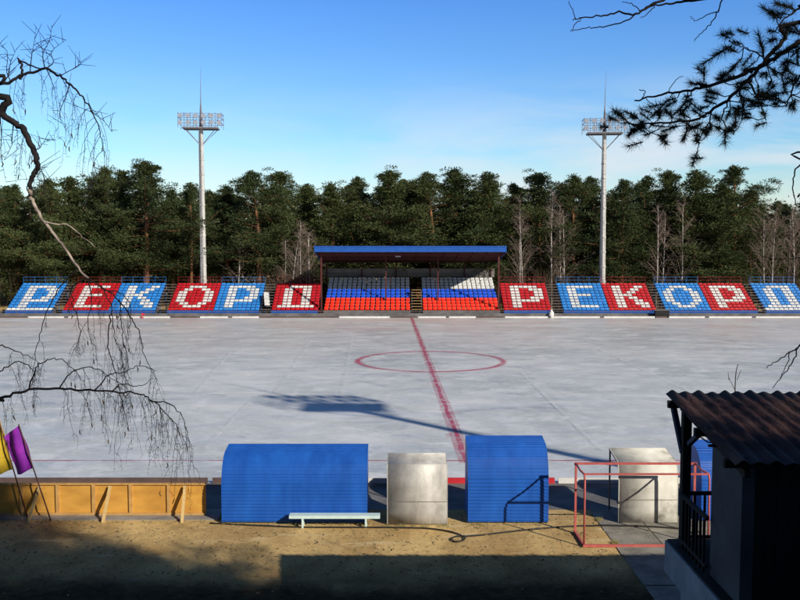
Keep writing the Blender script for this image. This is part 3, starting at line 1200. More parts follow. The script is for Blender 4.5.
def shelter(px0, px1, pyb, ztop, m_, label, kind, depth=1.3, side=True):
    p0_, p1_ = gnd(px0, pyb), gnd(px1, pyb)
    W = p1_.x - p0_.x
    root = thing('team_shelter', (p0_.x, p0_.y, 0), label, 'shelter')
    h = ztop
    if kind == 'blue':
        prof = [(0, .05)] + [(0, h * .5)] + [(.02, h * .60), (.09, h * .72), (.21, h * .82), (.38, h * .905), (.60, h * .955), (depth, h)]
        outer = ribbed(prof)
    else:
        prof = [(0, .03), (.0, h * .2), (.006, h * .4), (.012, h * .62), (.03, h * .70), (.065, h * .77), (.115, h * .84), (.18, h * .90), (.205, h * .918), (.225, h * .926), (depth, h)]
        outer = prof
    b_ = MB()
    shell(b_, outer, .012, 0, W, kind != 'blue')
    back = b_.build('curved_shell', m_, root)
    sx0 = [W * .5] if W > 3 else []
    for x in sx0 + [.012, W - .012]:          # lapped sheet edges with screw heads
        w_s = .018 if kind == 'blue' else .010
        sm_ = MB()
        for i in range(len(outer) - 1):
            (ya, za), (yb2, zb2) = outer[i], outer[i + 1]
            sm_.hexa([(x - w_s, ya - .004, za + .002), (x + w_s, ya - .004, za + .002), (x - w_s, yb2 - .004, zb2 + .002), (x + w_s, yb2 - .004, zb2 + .002),
                      (x - w_s, ya - .001, za + .0), (x + w_s, ya - .001, za + .0), (x - w_s, yb2 - .001, zb2 + .0), (x + w_s, yb2 - .001, zb2)])
        sm_.build('lap_strip', m_, root)
    if kind == 'grey':
        gs = MB(); gs.box(.02, W - .02, -.006, .004, h * .36, h * .36 + .012); gs.build('sheet_joint', M['steel'], root)
    fr = MB()
    inn = [(y + .04, z - .05) for y, z in prof]
    for x in ([.03, W - .03] if W < 3 else [.03, W / 2, W - .03]):
        fr.tube([(x, max(.04, y), z) for y, z in inn], .022, 6)
        fr.bar((x, depth - .05, 0), (x, depth - .05, h - .06), .045)
        fr.bar((x, .04, .03), (x, depth - .05, .03), .04)
    fr.build('frame', M['steel'], root)
    if side:
        for x in (.004, W - .014):
            sd = MB()
            poly = [(y + .016, z - .004) for y, z in prof] + [(depth, .05)]
            n = len(poly)
            k = len(sd.v)
            sd.prism([(max(y, .016), z) for y, z in poly], x, x + .01)
            sd.build('side_panel', m_, root)
    be = MB()
    be.box(.12, W - .12, .35, .72, .42, .46)
    for x in (.3, W - .3):
        be.box(x - .03, x + .03, .4, .68, 0, .42)
    be.build('inner_bench', M['plank'], root)
    return root


shelter(222, 367, 523.5, 2.11, M['blue_sheet'], 'widest blue ribbed shelter, white bench in front of it', 'blue', 1.25)
shelter(468, 548, 523.5, 2.36, M['blue_sheet'], 'taller narrow blue ribbed shelter at the end of the red centre line', 'blue', 1.3)
shelter(701, 790, 522, 2.2, M['blue_sheet'], 'blue ribbed shelter partly hidden behind the dark shed at the right', 'blue', 1.3)
shelter(387, 447.5, 525, 1.93, M['galv'], 'clean shiny grey metal shelter between the two blue shelters', 'grey', .95, False)
shelter(618, 677.5, 523.5, 1.97, M['galv_old'], 'stained pale metal shelter standing behind the red goal frame', 'grey', 1.3, False)

# ------------------------------------------------------------------ bench
p0_, p1_ = gnd(303, 527), gnd(366, 527)
bn = thing('bench', (p0_.x, p0_.y, 0), 'low pale mint bench in front of the widest blue shelter', 'bench')
xL, xR = at(289.5, 515, p0_.y).x - p0_.x, at(380, 515, p0_.y).x - p0_.x
hz = at(300, 514.5, p0_.y).z
b_ = MB()
b_.box(xL, xR, -.12, .02, hz - .09, hz)
b_.box(xL, xR, .035, .17, hz - .09, hz - .004)
b_.build('seat', M['mint'], bn)
for x in (0, p1_.x - p0_.x):
    b_ = MB()
    b_.bar((x, -.09, 0), (x, -.09, hz - .09), .055)
    b_.bar((x, .14, 0), (x, .14, hz - .09), .055)
    b_.bar((x, -.06, .14), (x, .11, .14), .04)
    b_.build('leg', M['mint'], bn)

# ------------------------------------------------------------------ goal frame
fy = gnd(575, 533).y
ry = gnd(584, 547).y
gl_ = gnd(575, 533)
go = thing('goal_frame', (gl_.x, fy, 0), 'red painted metal goal frame without net, standing on the paving', 'goal')
gw = at(695, 465, fy).x - gl_.x
gh = at(576, 463.5, fy).z
dr = ry - fy
rx = gnd(584, 547).x - gl_.x
rh = at(583, 474.5, ry + .05).z
b_ = MB(); b_.bar((-.05, 0, gh), (gw + .05, 0, gh), .058); b_.build('crossbar', M['pink_metal'], go)
for x in (0, gw):
    b_ = MB(); b_.bar((x, 0, 0), (x, 0, gh - .03), .058); b_.build('post', M['pink_metal'], go)
for x, xx in ((0, rx), (gw, gw + .02)):
    b_ = MB()
    b_.tube([(x, 0, gh), (x + (xx - x) * .4, dr * .5, gh - .05), (xx, dr * .92, rh), (xx, dr * .98, rh - .12), (xx, dr, .06)], .03, 6)
    b_.bar((x, -.04, .04), (xx, dr, .04), .06)
    b_.build('side_frame', M['pink_metal'], go)
b_ = MB(); b_.bar((rx, dr * .92, rh), (gw, dr * .92, rh), .045); b_.build('rear_top_bar', M['pink_metal'], go)
b_ = MB(); b_.bar((rx - .03, dr, .04), (gw + .05, dr, .04), .07, .06); b_.build('base_bar', M['pink_metal'], go)

# ------------------------------------------------------------------ plywood barrier
yb0 = gnd(100, 515.5).y
zt = at(100, 484, yb0).z
xb0, xb1 = at(-130, 500, yb0).x, at(206, 500, yb0).x
ba = thing('plywood_barrier', (xb0, yb0, 0), 'long orange plywood barrier with timber braces beside the ice', 'barrier')
WB = xb1 - xb0
b_ = MB(); b_.box(0, WB, 0, .02, .06, zt - .02); b_.build('panel', M['ply'], ba)
b_ = MB(); b_.box(0, WB, -.05, .04, zt - .02, zt + .03); b_.build('top_rail', M['ply_frame'], ba)
b_ = MB(); b_.box(0, WB, -.06, -.002, .02, .10); b_.build('bottom_rail', M['ply_frame'], ba)
for px in (-90, -52, -15, 22, 58, 94, 131, 169):
    x = at(px, 500, yb0).x - xb0
    b_ = MB(); b_.box(x - .05, x + .05, -.055, -.002, .10, zt - .02); b_.build('stud', M['ply_frame'], ba)
fyb = gnd(180, 520.5).y
for pt, pf_ in ((-105, -112), (-32, -42), (41, 31), (111, 105.5), (185.5, 184)):
    xt, xf = at(pt, 486, yb0).x - xb0, at(pf_, 521, fyb).x - xb0
    b_ = MB(); b_.bar((xt, -.08, zt - .04), (xf, fyb - yb0 - .25, .0), .085, .05); b_.build('brace', M['timber'], ba)

# ------------------------------------------------------------------ flags


def flag(top, bottom, corners, Y0, Y1, m_, label):
    pb0 = gnd(*bottom)
    root = thing('flag', pb0, label, 'flag', None)
    pt = at(*top, Y1)
    b_ = MB(); b_.tube([Vector((0, 0, 0)), rel(pt, root)], [.022, .018], 7); b_.build('pole', M['pole'], root)
    c_ = [rel(at(x, y, yy), root) for x, y, yy in corners]
    f_ = MB()
    n = 8
    for j in range(n + 1):
        for i in range(n + 1):
            u, v = i / n, j / n
            q = c_[0].lerp(c_[1], u).lerp(c_[3].lerp(c_[2], u), v)
            q.y += .09 * math.sin(u * 7 + v * 2.2) * (1 - .5 * abs(u - .5)) + .04 * math.sin(v * 9 + u * 3)
            q.z += .02 * math.sin(u * 6 + v * 3)
            f_.v.append(tuple(q))
    for j in range(n):
        for i in range(n):
            f_.f.append((j * (n + 1) + i, j * (n + 1) + i + 1, (j + 1) * (n + 1) + i + 1, (j + 1) * (n + 1) + i)); f_.smooth.append(True)
    f_.build('cloth', m_, root)
    return root


flag((18.5, 424), (51, 521), [(4, 437, 26.3), (18.6, 425, 26.2), (34, 468.5, 26.05), (16.5, 475, 26.2)], 26, 26.2, M['purple'], 'purple flag on a slanting thin pole beside the barrier')
flag((-6, 404), (28, 519), [(-26, 424, 26.45), (-1.5, 416, 26.3), (13, 469.5, 26.3), (-16, 481, 26.4)], 26.3, 26.3, M['yellow'], 'yellow flag cut by the left edge, behind the purple one')

# ------------------------------------------------------------------ cable
cab = MB()
pts = [(210, 524), (260, 526.5), (300, 528), (345, 528.2), (400, 528.5), (430, 529.5), (452, 533), (464, 538), (463, 541.5), (455, 542.5), (451.5, 540), (456, 537.5), (468, 537), (485, 535.5),
       (510, 532.5), (545, 529), (580, 526.8), (620, 527.3), (655, 528.5), (690, 531)]
P3 = []
for i in range(len(pts) - 1):
    for k in range(4):
        t = k / 4
        a_ = pts[max(0, i - 1)]; b2 = pts[i]; c2 = pts[i + 1]; d2 = pts[min(len(pts) - 1, i + 2)]
        f = [0.5 * (2 * b2[j] + (-a_[j] + c2[j]) * t + (2 * a_[j] - 5 * b2[j] + 4 * c2[j] - d2[j]) * t * t + (-a_[j] + 3 * b2[j] - 3 * c2[j] + d2[j]) * t ** 3) for j in (0, 1)]
        q = gnd(*f)
        q.z = .055 if q.x > 5.85 else .03
        P3.append(q)
cab.tube(P3, .022, 6)
tag(cab.build('cable', M['rubber']), 'black cable looping across the sand in front of the shelters', 'cable')

# ------------------------------------------------------------------ shed on the right
X0, Yf_, Yn_ = 4.60, 15.07, 11.87
zF, zN = at(670, 393.5, Yf_).z, at(740, 465, Yn_).z
XE = 15.5
sh = thing('veranda_shed', (X0, Yf_, 0), 'dark shed with corrugated roof and railed veranda at the right edge', 'shed')


def sp_(x, y, z):
    return (x - X0, y - Yf_, z)


rf = MB()
npx = 330
wv = []
for i in range(npx + 1):
    x = X0 + (XE - X0) * i / npx
    t = (x - X0) / .225
    big = 1.0 if int(t) % 2 == 0 else .6
    wv.append((x, .062 * big * max(0, math.sin(PI * (t % 1))) ** 1.6))
ny = 6
for layer in (0, 1):
    for j in range(ny + 1):
        for i, (x, h) in enumerate(wv):
            y = Yf_ + (Yn_ - Yf_) * j / ny
            z = zF + (zN - zF) * j / ny + h - layer * .012 + (.012 if layer == 0 and j in (3,) else 0)
            rf.v.append(sp_(x, y + (.03 * math.sin(i * .19) if j in (0, ny) else 0), z))
m_ = npx + 1
off = (ny + 1) * m_
for j in range(ny):
    for i in range(npx):
        rf.f.append((j * m_ + i, (j + 1) * m_ + i, (j + 1) * m_ + i + 1, j * m_ + i + 1)); rf.smooth.append(True)
        rf.f.append((off + j * m_ + i, off + j * m_ + i + 1, off + (j + 1) * m_ + i + 1, off + (j + 1) * m_ + i)); rf.smooth.append(True)
for i in range(npx):
    for j in (0, ny):
        rf.f.append((j * m_ + i, j * m_ + i + 1, off + j * m_ + i + 1, off + j * m_ + i)); rf.smooth.append(False)
for j in range(ny):
    rf.f.append((j * m_, off + j * m_, off + (j + 1) * m_, (j + 1) * m_)); rf.smooth.append(False)
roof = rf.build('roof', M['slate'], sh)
bb = MB()
for yy, dz in ((14.75, 0), (13.4, 0), (12.15, 0)):
    zz = zF + (zN - zF) * (Yf_ - yy) / (Yf_ - Yn_) - .085
    bb.bar(sp_(X0 - .06, yy, zz), sp_(XE, yy, zz), .09, .12)
for xx in (X0 + .22, X0 + 3, X0 + 6, X0 + 9):
    bb.bar(sp_(xx, 14.85, zF - .19), sp_(xx, 12.0, zN - .17), .08, .10)
bb.build('roof_frame', M['dark_wood'], sh)
zfl = 3.25
fl = MB()
fl.box(*[0, XE - X0], 12.0 - Yf_, -.12, zfl - .55, zfl)
fl.build('veranda_floor', M['slab_white'], sh)
flt = MB()
flt.box(.03, XE - X0, 12.05 - Yf_, -.15, zfl + .002, zfl + .03)
flt.build('floor_boards', M['dark_wood'], sh)
lw = MB()
lw.box(.22, XE - X0 - .2, 11.6 - Yf_, -.34, -.1, zfl - .55)
lw.build('ground_storey', M['slab_white'], sh)
xw = 4.80
wl = MB()
# left wall (grey plaster), and the dark boarded front and veranda walls
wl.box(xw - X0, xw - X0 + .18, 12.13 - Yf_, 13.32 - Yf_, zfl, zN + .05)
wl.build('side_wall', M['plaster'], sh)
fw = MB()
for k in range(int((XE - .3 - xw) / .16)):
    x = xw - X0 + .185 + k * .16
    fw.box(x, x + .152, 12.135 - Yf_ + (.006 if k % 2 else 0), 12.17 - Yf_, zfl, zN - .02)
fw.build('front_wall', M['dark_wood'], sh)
bw = MB()
bw.box(xw - X0 + .185, XE - X0 - .2, 13.26 - Yf_, 13.31 - Yf_, zfl, zF - .25)
bw.build('veranda_wall', M['dark_wood'], sh)
for x in (4.83, 7.6, 10.4, 13.2):
    b_ = MB(); b_.box(x - X0 - .07, x - X0 + .07, 14.58 - Yf_, 14.72 - Yf_, zfl + .03, zF - .17); b_.build('post', M['dark_wood'], sh)
kn = MB()
kn.bar(sp_(4.83, 14.5, zF - .75), sp_(4.83, 13.75, zF - .32), .07)
kn.bar(sp_(4.70, 14.95, zF - .22), sp_(4.79, 14.68, zF - .95), .09, .06)
kn.build('corner_brace', M['brace_blue'], sh)
zr = at(700, 494, 14.6).z
rg = MB()
rg.bar(sp_(4.83, 14.65, zr), sp_(XE - .2, 14.65, zr), .06)
rg.bar(sp_(4.83, 14.65, zfl + .16), sp_(XE - .2, 14.65, zfl + .16), .05)
rg.bar(sp_(4.74, 14.6, zr), sp_(4.74, 13.3, zr), .06)
rg.bar(sp_(4.74, 14.6, zfl + .16), sp_(4.74, 13.3, zfl + .16), .05)
for k in range(60):
    x = 5.0 + k * .17
    rg.bar(sp_(x, 14.65, zfl + .03), sp_(x, 14.65, zr), .035)
for k in range(7):
    y = 14.45 - k * .17
    rg.bar(sp_(4.74, y, zfl + .03), sp_(4.74, y, zr), .035)
rg.build('railing', M['dark_wood'], sh)
wr = MB()
wr.tube([sp_(4.77, 13.2, zN + .0), sp_(4.72, 13.3, zN - .02), sp_(4.62, 13.34, zN + .05), sp_(4.60, 13.34, zN + .16), sp_(4.66, 13.34, zN + .22), sp_(4.75, 13.34, zN + .18)], .012, 5)
wr.bar(sp_(4.62, 13.0, zN + .0), sp_(4.85, 13.0, zN + .0), .04)
wr.build('wire_hook', M['black'], sh)

# ------------------------------------------------------------------ trees


def pine_proto(seed, hgt=16.0, c0=.25, rmax=2.6, nbr=95, shape='round', nleaf=56):
    r = random.Random(seed)
    tr, cw = MB(), MB()
    lean = (r.uniform(-.4, .4), r.uniform(-.3, .3))
    n = 9

    def ax(t):
        return Vector((lean[0] * t * t + .12 * math.sin(t * 5 + seed), lean[1] * t * t, hgt * t))
    tr.tube([ax(i / n * .97) for i in range(n + 1)], [.21 * (1 - .82 * i / n) + .015 for i in range(n + 1)], 7)
    ph1, ph2 = r.uniform(0, 6.28), r.uniform(0, 6.28)
    gaps = [(r.uniform(c0, .95), r.uniform(0, 2 * PI)) for _ in range(7)]
    for k in range(nbr):
        u = ((k + r.random()) / nbr)
        t = c0 + (1 - c0) * u ** .92
        if shape == 'round':
            pr = (math.sin(PI * min(1, (u * .86 + .16))) ** .75)
        elif shape == 'egg':
            pr = (1 - u ** 1.7) ** .9 * min(1, .58 + 1.6 * u) * 1.08 + .06
        else:
            pr = (1 - u) ** .75 * .95 + .10
        ang = k * 2.399 + r.uniform(-.5, .5)
        if any(abs(t - gt) < .045 and abs((ang - ga + PI) % (2 * PI) - PI) < .8 for gt, ga in gaps):
            continue
        ln = rmax * pr * r.uniform(.45, 1.28) * (1 + .32 * math.sin(ang * 2 + ph1) + .22 * math.sin(ang * 3 + ph2 + u * 6)) * (1 + .28 * math.sin(u * 11 + ph1))
        el = r.uniform(-.28, .48) + .6 * u
        p = ax(t)
        dv = Vector((math.cos(ang) * math.cos(el), math.sin(ang) * math.cos(el), math.sin(el)))
        e = p + dv * ln
        mid = p + dv * ln * .5 + Vector((0, 0, -.08 * ln))
        tr.tube([p, mid, e], [.05, .032, .012], 4, False)
        ncl = 2 + int(ln * 1.6)
        for c in range(ncl):
            f = .35 + .68 * (c + r.random() * .6) / ncl
            q = p + dv * ln * f + Vector((r.gauss(0, .24), r.gauss(0, .24), r.gauss(0.05, .26)))
            rad = r.uniform(.40, .85) * (1.05 - .5 * u)
            for _ in range(nleaf):
                a_ = Vector((r.gauss(0, 1), r.gauss(0, 1), r.gauss(.25, .6)))
                a_.normalize()
                o_ = q + Vector((a_.x * rad, a_.y * rad, a_.z * rad * .95)) * (r.random() ** .5)
                # spray of needles pointing out and up
                d_ = (a_ + Vector((0, 0, .45)) + dv * .35 + Vector((r.gauss(0, .4), r.gauss(0, .4), r.gauss(0, .4)))).normalized()
                s_ = d_.orthogonal().normalized()
                s_ = (Matrix.Rotation(r.uniform(0, 2 * PI), 3, d_) @ s_)
                l_, w_2 = r.uniform(.15, .30), r.uniform(.024, .050)
                i0 = len(cw.v)
                cw.v += [tuple(o_ - s_ * w_2 * .5), tuple(o_ + d_ * l_ * .55 - s_ * w_2), tuple(o_ + d_ * l_), tuple(o_ + d_ * l_ * .55 + s_ * w_2)]
                cw.f.append((i0, i0 + 1, i0 + 2, i0 + 3)); cw.smooth.append(False)
    for _ in range(26):              # ragged leader and its side shoots
        zt = r.uniform(.93, 1.035)
        q = ax(min(zt, 1)) + Vector((r.gauss(0, 1), r.gauss(0, 1), 0)) * (3.2 * (1.045 - zt)) + Vector((0, 0, hgt * max(0, zt - 1)))
        for _k in range(22):
            a_ = Vector((r.gauss(0, 1), r.gauss(0, 1), r.gauss(.3, .8))).normalized()
            o_ = q + a_ * r.uniform(.02, .26)
            d_ = (a_ + Vector((0, 0, .8))).normalized()
            s_ = Matrix.Rotation(r.uniform(0, 6.28), 3, d_) @ d_.orthogonal().normalized() * r.uniform(.024, .05)
            l_ = r.uniform(.15, .30)
            i0 = len(cw.v)
            cw.v += [tuple(o_ - s_ * .5), tuple(o_ + d_ * l_ * .55 - s_), tuple(o_ + d_ * l_), tuple(o_ + d_ * l_ * .55 + s_)]
            cw.f.append((i0, i0 + 1, i0 + 2, i0 + 3)); cw.smooth.append(False)
    return tr, cw, hgt


def make_pine(args, name='pine_tree'):
    tr, cw, h = pine_proto(**args)
    root = thing(name, (0, 0, 0), 'x', 'tree')
    tr.build('trunk', M['pine_bark'], root)
    cw.build('crown', M['needle'], root)
    root['h'] = h
    return root


protos = [make_pine(dict(seed=1, c0=.14, rmax=2.9, nbr=150, shape='egg')),
          make_pine(dict(seed=2, c0=.34, rmax=2.6, nbr=115, shape='egg')),
          make_pine(dict(seed=3, c0=.08, rmax=2.9, nbr=155, shape='cone')),
          make_pine(dict(seed=4, c0=.42, rmax=2.9, nbr=85)),
          make_pine(dict(seed=5, c0=.20, rmax=2.5, nbr=135, shape='egg')),
          make_pine(dict(seed=6, c0=.26, rmax=3.2, nbr=130, shape='egg'))]
used = [False] * len(protos)


def put_pine(k, x, y, z, hgt, label, group, wide=1.0, rz=None):
    o = protos[k]
    if used[k]:
        o = copy_tree(o)
    used[k] = True
    o.location = (x, y, z)
    s = hgt / 16.0
    o.scale = (s * wide * rnd.uniform(.9, 1.2), s * wide, s)
    o.rotation_mode = 'XYZ'
    o.rotation_euler = (0, 0, rnd.uniform(0, 6.28) if rz is None else rz)
    o['label'] = label
    if group:
        o['group'] = group
    elif 'group' in o:
        del o['group']
    if 'h' in o:
        del o['h']
    return o


marks = [(0, 56, 'far left blue P'), (56, 108, 'left red E'), (108, 160, 'left blue K'), (160, 213, 'left red O'), (213, 265, 'second left blue P'),
         (265, 318, 'left red D'), (318, 380, 'left roof part'), (380, 440, 'roof middle'), (440, 504, 'right roof part'),
         (504, 556, 'red P beside roof'), (556, 608, 'right blue E'), (608, 662, 'right red K'), (662, 712, 'right blue O'), (712, 760, 'last red P'), (760, 830, 'rightmost blue seats')]


def where(px):
    for a_, b2, n in marks:
        if a_ <= px < b2:
            return ('left side of ' if px < (a_ + b2) / 2 else 'right side of ') + n
    return 'edge of the picture'


# front row: (px, top y, Y, proto, width)
front = [(-12, 190, 108, 0, 1.1), (14, 192, 110, 2, 1.1), (44, 186, 107, 0, 1.15), (72, 184, 109, 4, 1.2), (100, 174, 108, 0, 1.15), (143, 169, 106.5, 5, 1.25), (122, 178, 111, 2, 1.1),
         (172, 196, 111, 4, 1.1), (191, 196, 106.5, 3, 1.0), (226, 192, 110, 0, 1.1), (258, 179, 106.5, 1, 1.2), (282, 179, 110, 5, 1.15), (306, 193, 112, 2, 1.1), (334, 190, 110, 0, 1.15),
         (356, 184, 111, 4, 1.1), (392, 178, 108.5, 5, 1.15), (416, 188, 112, 0, 1.05), (433, 180, 109, 1, 1.2), (460, 176, 110, 0, 1.15), (488, 180, 109.5, 2, 1.3), (513, 190, 111, 4, 1.1),
         (541, 180, 110.5, 5, 1.1), (574, 182, 109, 0, 1.15), (595, 184, 112, 1, 1.1), (624, 187, 107.5, 2, 1.25), (648, 183, 111, 4, 1.1), (668, 178, 110, 5, 1.1), (697, 178, 108, 2, 1.35),
         (737, 173, 110, 3, 1.15), (722, 190, 107.5, 2, 1.2), (752, 196, 111.5, 0, 1.0), (779, 207, 114, 4, 1.1), (808, 200, 112, 2, 1.0)]
seen = {}
look = {0: 'bushy dark green pine', 1: 'pine with bare lower trunk', 2: 'cone shaped dense pine', 3: 'slim pine with long bare trunk', 4: 'round topped dark pine', 5: 'broad spreading pine'}
for px, ty, Y, k, w in front:
    pt = at(px, ty, Y)
    lab = f'{look[k]} in front row, behind {where(px)}'
    put_pine(k, pt.x, Y, 0, pt.z + .2, lab, None, w * rnd.uniform(1.2, 1.5))
px = -20
i = 0
while px < 830:
    Y = rnd.uniform(117, 124)
    ty = 194 + rnd.uniform(-6, 9) - (6 if 80 < px < 150 or 370 < px < 500 else 0) + (12 if px > 745 else 0)
    pt = at(px, ty, Y)
    k = [0, 5, 1, 4, 2][i % 5]
    put_pine(k, pt.x, Y, 0, pt.z, f'{look[k]} deeper in forest, behind {where(px)}', None, rnd.uniform(1.25, 1.6))
    px += rnd.uniform(21, 27)
    i += 1
for sgn in (-1, 1):           # the forest goes on to both sides
    for j in range(7):
        put_pine(rnd.choice([0, 2, 4, 5]), sgn * (54 + j * 5.2 + rnd.uniform(-1, 1)), rnd.uniform(107, 118), 0, rnd.uniform(13, 16), 'dark pine standing outside the picture beside the stands', 'pines beyond the picture edge', 1.15)

# the far wood: one mass nobody could count
wm = MB()
wr_ = random.Random(77)
for _ in range(80000):
    x = wr_.uniform(-100, 100)
    y = wr_.uniform(119, 148)
    top = 12.4 + 1.2 * math.sin(x * .7) + 1.2 * math.sin(x * 1.9 + 1) + wr_.gauss(0, .5)
    z = top * (wr_.random() ** .55 if wr_.random() < .6 else wr_.random() * .45)
    a_ = Vector((wr_.gauss(0, 1), wr_.gauss(0, 1), wr_.gauss(.3, .7))).normalized()
    s_ = a_.orthogonal().normalized() * wr_.uniform(.12, .26)
    o_ = Vector((x, y, z))
    l_ = a_ * wr_.uniform(.35, .7)
    i0 = len(wm.v)
    wm.v += [tuple(o_ - s_ * .5), tuple(o_ + l_ * .5 - s_), tuple(o_ + l_), tuple(o_ + l_ * .5 + s_)]
    wm.f.append((i0, i0 + 1, i0 + 2, i0 + 3)); wm.smooth.append(False)
tag(wm.build('forest', M['wood_mass']), 'dense dark pine wood filling the gaps far behind the stands', 'forest', kind='stuff')


# bare birches at the edge of the forest -----------------------------------
def bare_tree(seed, hgt, spread=1.0, lean=0.0, twig=1.0, bark='birch_bark'):
    r = random.Random(seed)
    root = thing('birch_tree', (0, 0, 0), 'x', 'tree')
    tr, tw = MB(), MB()

    def ax(t):
        return Vector((lean * hgt * t + .12 * math.sin(t * 4 + seed), .1 * math.sin(t * 3 + seed * 2), hgt * t))
    n = 8
    tr.tube([ax(i / n) for i in range(n + 1)], [.085 * (1 - .9 * i / n) + .008 for i in range(n + 1)], 6)
    for k in range(34):
        t = r.uniform(.25, .98)
        a_ = r.uniform(0, 2 * PI)
        el = r.uniform(.75, 1.25)
        ln = spread * hgt * .26 * (1.15 - t) * r.uniform(.7, 1.5)
        p = ax(t)
        dv = Vector((math.cos(a_) * math.cos(el), math.sin(a_) * math.cos(el), math.sin(el)))
        pts_ = [p, p + dv * ln * .5, p + dv * ln + Vector((math.cos(a_), math.sin(a_), -.1)) * ln * .15]
        tw.tube(pts_, [.026, .016, .008], 4, False)
        for j in range(int(6 * twig)):
            q = pts_[0].lerp(pts_[2], r.uniform(.3, 1))
            d_ = (dv + Vector((r.gauss(0, .7), r.gauss(0, .7), r.gauss(-.1, .5)))).normalized()
            l2 = r.uniform(.4, 1.1)
            tw.tube([q, q + d_ * l2 * .5, q + d_ * l2 + Vector((0, 0, -.18))], [.014, .011, .006], 3, False)
    tr.build('trunk', M[bark], root)
    tag(tw.build('twigs', M['birch_twig'], root), kind='stuff')
    return root


bir = [(286, 232, 105, -.10), (293, 226, 105.5, -.05), (300, 222, 105, .03), (307, 232, 105.6, .09), (313, 236, 105.2, .05), (280, 240, 106, -.08),
       (521, 200, 105.2, .01), (528, 212, 106, .06), (553, 192, 105.5, .015), (560, 205, 106, -.03), (566, 216, 105.8, .05), (658, 205, 105.4, .0), (665, 214, 106, .05), (683, 205, 105.6, .03),
       (765, 214, 106, -.03), (776, 208, 105.5, .05), (788, 216, 106, -.02), (798, 212, 105.4, .03), (238, 236, 106, .05)]
bp_protos = [bare_tree(s, 11, sp2, 0, tw2) for s, sp2, tw2 in ((31, 1, 1), (32, 1.3, 1.5), (33, .8, 1), (34, 1.5, 2))]
bused = [False] * 4
for i, (px, ty, Y, ln) in enumerate(bir):
    k = 3 if px > 760 else (i % 3)
    o = bp_protos[k] if not bused[k] else copy_tree(bp_protos[k])
    bused[k] = True
    top, bot = at(px, ty, Y), at(px, 284, Y)
    o.location = (top.x - ln * top.z * .5, Y, 0)
    o.scale = (1, 1, (top.z) / 11)
    o.rotation_euler = (0, math.atan(ln * 1.2), rnd.uniform(0, 6))
    if px > 760:
        o['label'] = f'bare brownish birch with fine twigs, behind the {where(px)}'
        o['group'] = 'brown bare trees at the right end of the forest'
        o['label'] = 'bare brownish tree with fine twigs at the right end of the forest'
    elif px < 320 and px > 270:
        o['label'] = 'slim leaning white birch trunk in the clump left of the roofed stand'
        o['group'] = 'birch clump left of the roofed stand'
    else:
        nm = {238: 'single thin birch behind the left blue P', 521: 'leftmost thin white birch behind the red P beside the roof', 528: 'slanting thin birch right of the roof, behind the red P',
              553: 'tallest white birch right of the roofed stand', 560: 'pale birch close right of the tallest white birch', 566: 'short leaning birch behind the left edge of the right blue E',
              658: 'white birch behind the plank steps right of the red K', 665: 'leaning birch behind the left edge of the right blue O', 683: 'pale birch behind the middle of the right blue O'}[px]
        o['label'] = nm

# brownish undergrowth behind the stands (uncountable)
us = MB()
ur = random.Random(15)
for _ in range(1500):
    px = ur.choice([ur.uniform(-10, 810), ur.uniform(505, 600), ur.uniform(650, 810), ur.uniform(262, 325)])
    Y = ur.uniform(104.2, 107)
    q = at(px, 290, Y)
    q.z = 0
    hh = ur.uniform(2.2, 5.2)
    dx, dy = ur.gauss(0, .5), ur.gauss(0, .4)
    us.tube([q, q + Vector((dx * .4, dy * .4, hh * .55)), q + Vector((dx, dy, hh))], [.022, .015, .006], 3, False)
    for k in range(4):
        b0 = q + Vector((dx * .6, dy * .6, hh * ur.uniform(.4, .85)))
        us.tube([b0, b0 + Vector((ur.gauss(0, .4), ur.gauss(0, .3), ur.uniform(.3, .9)))], [.011, .005], 3, False)
tag(us.build('undergrowth', M['shrub']), 'brown leafless undergrowth along the forest edge behind the stands', 'undergrowth', kind='stuff')

# trees on the slope behind the camera: they throw the foreground shade
shade = [(14.4, -3.2, 20.8, 0), (11.4, -3.8, 20.0, 5), (16.8, -3.8, 22.4, 4), (19.3, -4.4, 19.9, 5),
         (13.5, 3.0, 12.3, 0), (17.0, 2.2, 12.6, 4), (20.5, 2.8, 13.2, 0), (24, 1.5, 14.0, 2), (12.0, 6.0, 10.0, 2), (15.2, 5.2, 10.6, 4), (19.0, 6.0, 11.2, 2), (22.5, 5.4, 11.8, 0), (9.6, 7.8, 8.6, 2), (12.4, 8.4, 8.3, 4), (15.4, 8.6, 8.8, 2), (18.6, 8.6, 9.2, 0)]
for x, y, ztop, k in shade:
    zb = hill(x, y) - .1
    h = ztop - zb
    put_pine(k, x, y, zb, h, 'pine on the slope behind the viewer shading the foreground', 'pines behind the viewer', 1.25 if h > 9 else 1.5)

# ------------------------------------------------------------------ near birch (left)
tagb = thing('birch_tree', (-4.5, 5.2, hill(-4.5, 5.2) - .1), 'near bare birch drooping twigs and catkins over the left side', 'tree')
nb = random.Random(91)
tk = MB()
zb = tagb.location.z
tk.tube([(0, 0, 0), (.03, 0, 2), (-.02, .02, 3.6), (.02, 0, 5.2), (.0, 0, 8)], [.13, .11, .095, .08, .04], 10)
tk.build('trunk', M['birch_bark'], tagb)


def spline(pts, n=5):
    out = []
    pts = [Vector(p) for p in pts]
    for i in range(len(pts) - 1):
        a_ = pts[max(0, i - 1)]; b2 = pts[i]; c2 = pts[i + 1]; d2 = pts[min(len(pts) - 1, i + 2)]
        for k in range(n):
            t = k / n
            out.append(0.5 * (2 * b2 + (c2 - a_) * t + (2 * a_ - 5 * b2 + 4 * c2 - d2) * t * t + (3 * b2 - a_ - 3 * c2 + d2) * t ** 3))
    out.append(pts[-1])
    return out


YBR = 5.0


def bpts(lst, Y=YBR):
    return [rel(at(x, y, Y + (e[0] if e else 0)), tagb) for x, y, *e in lst]


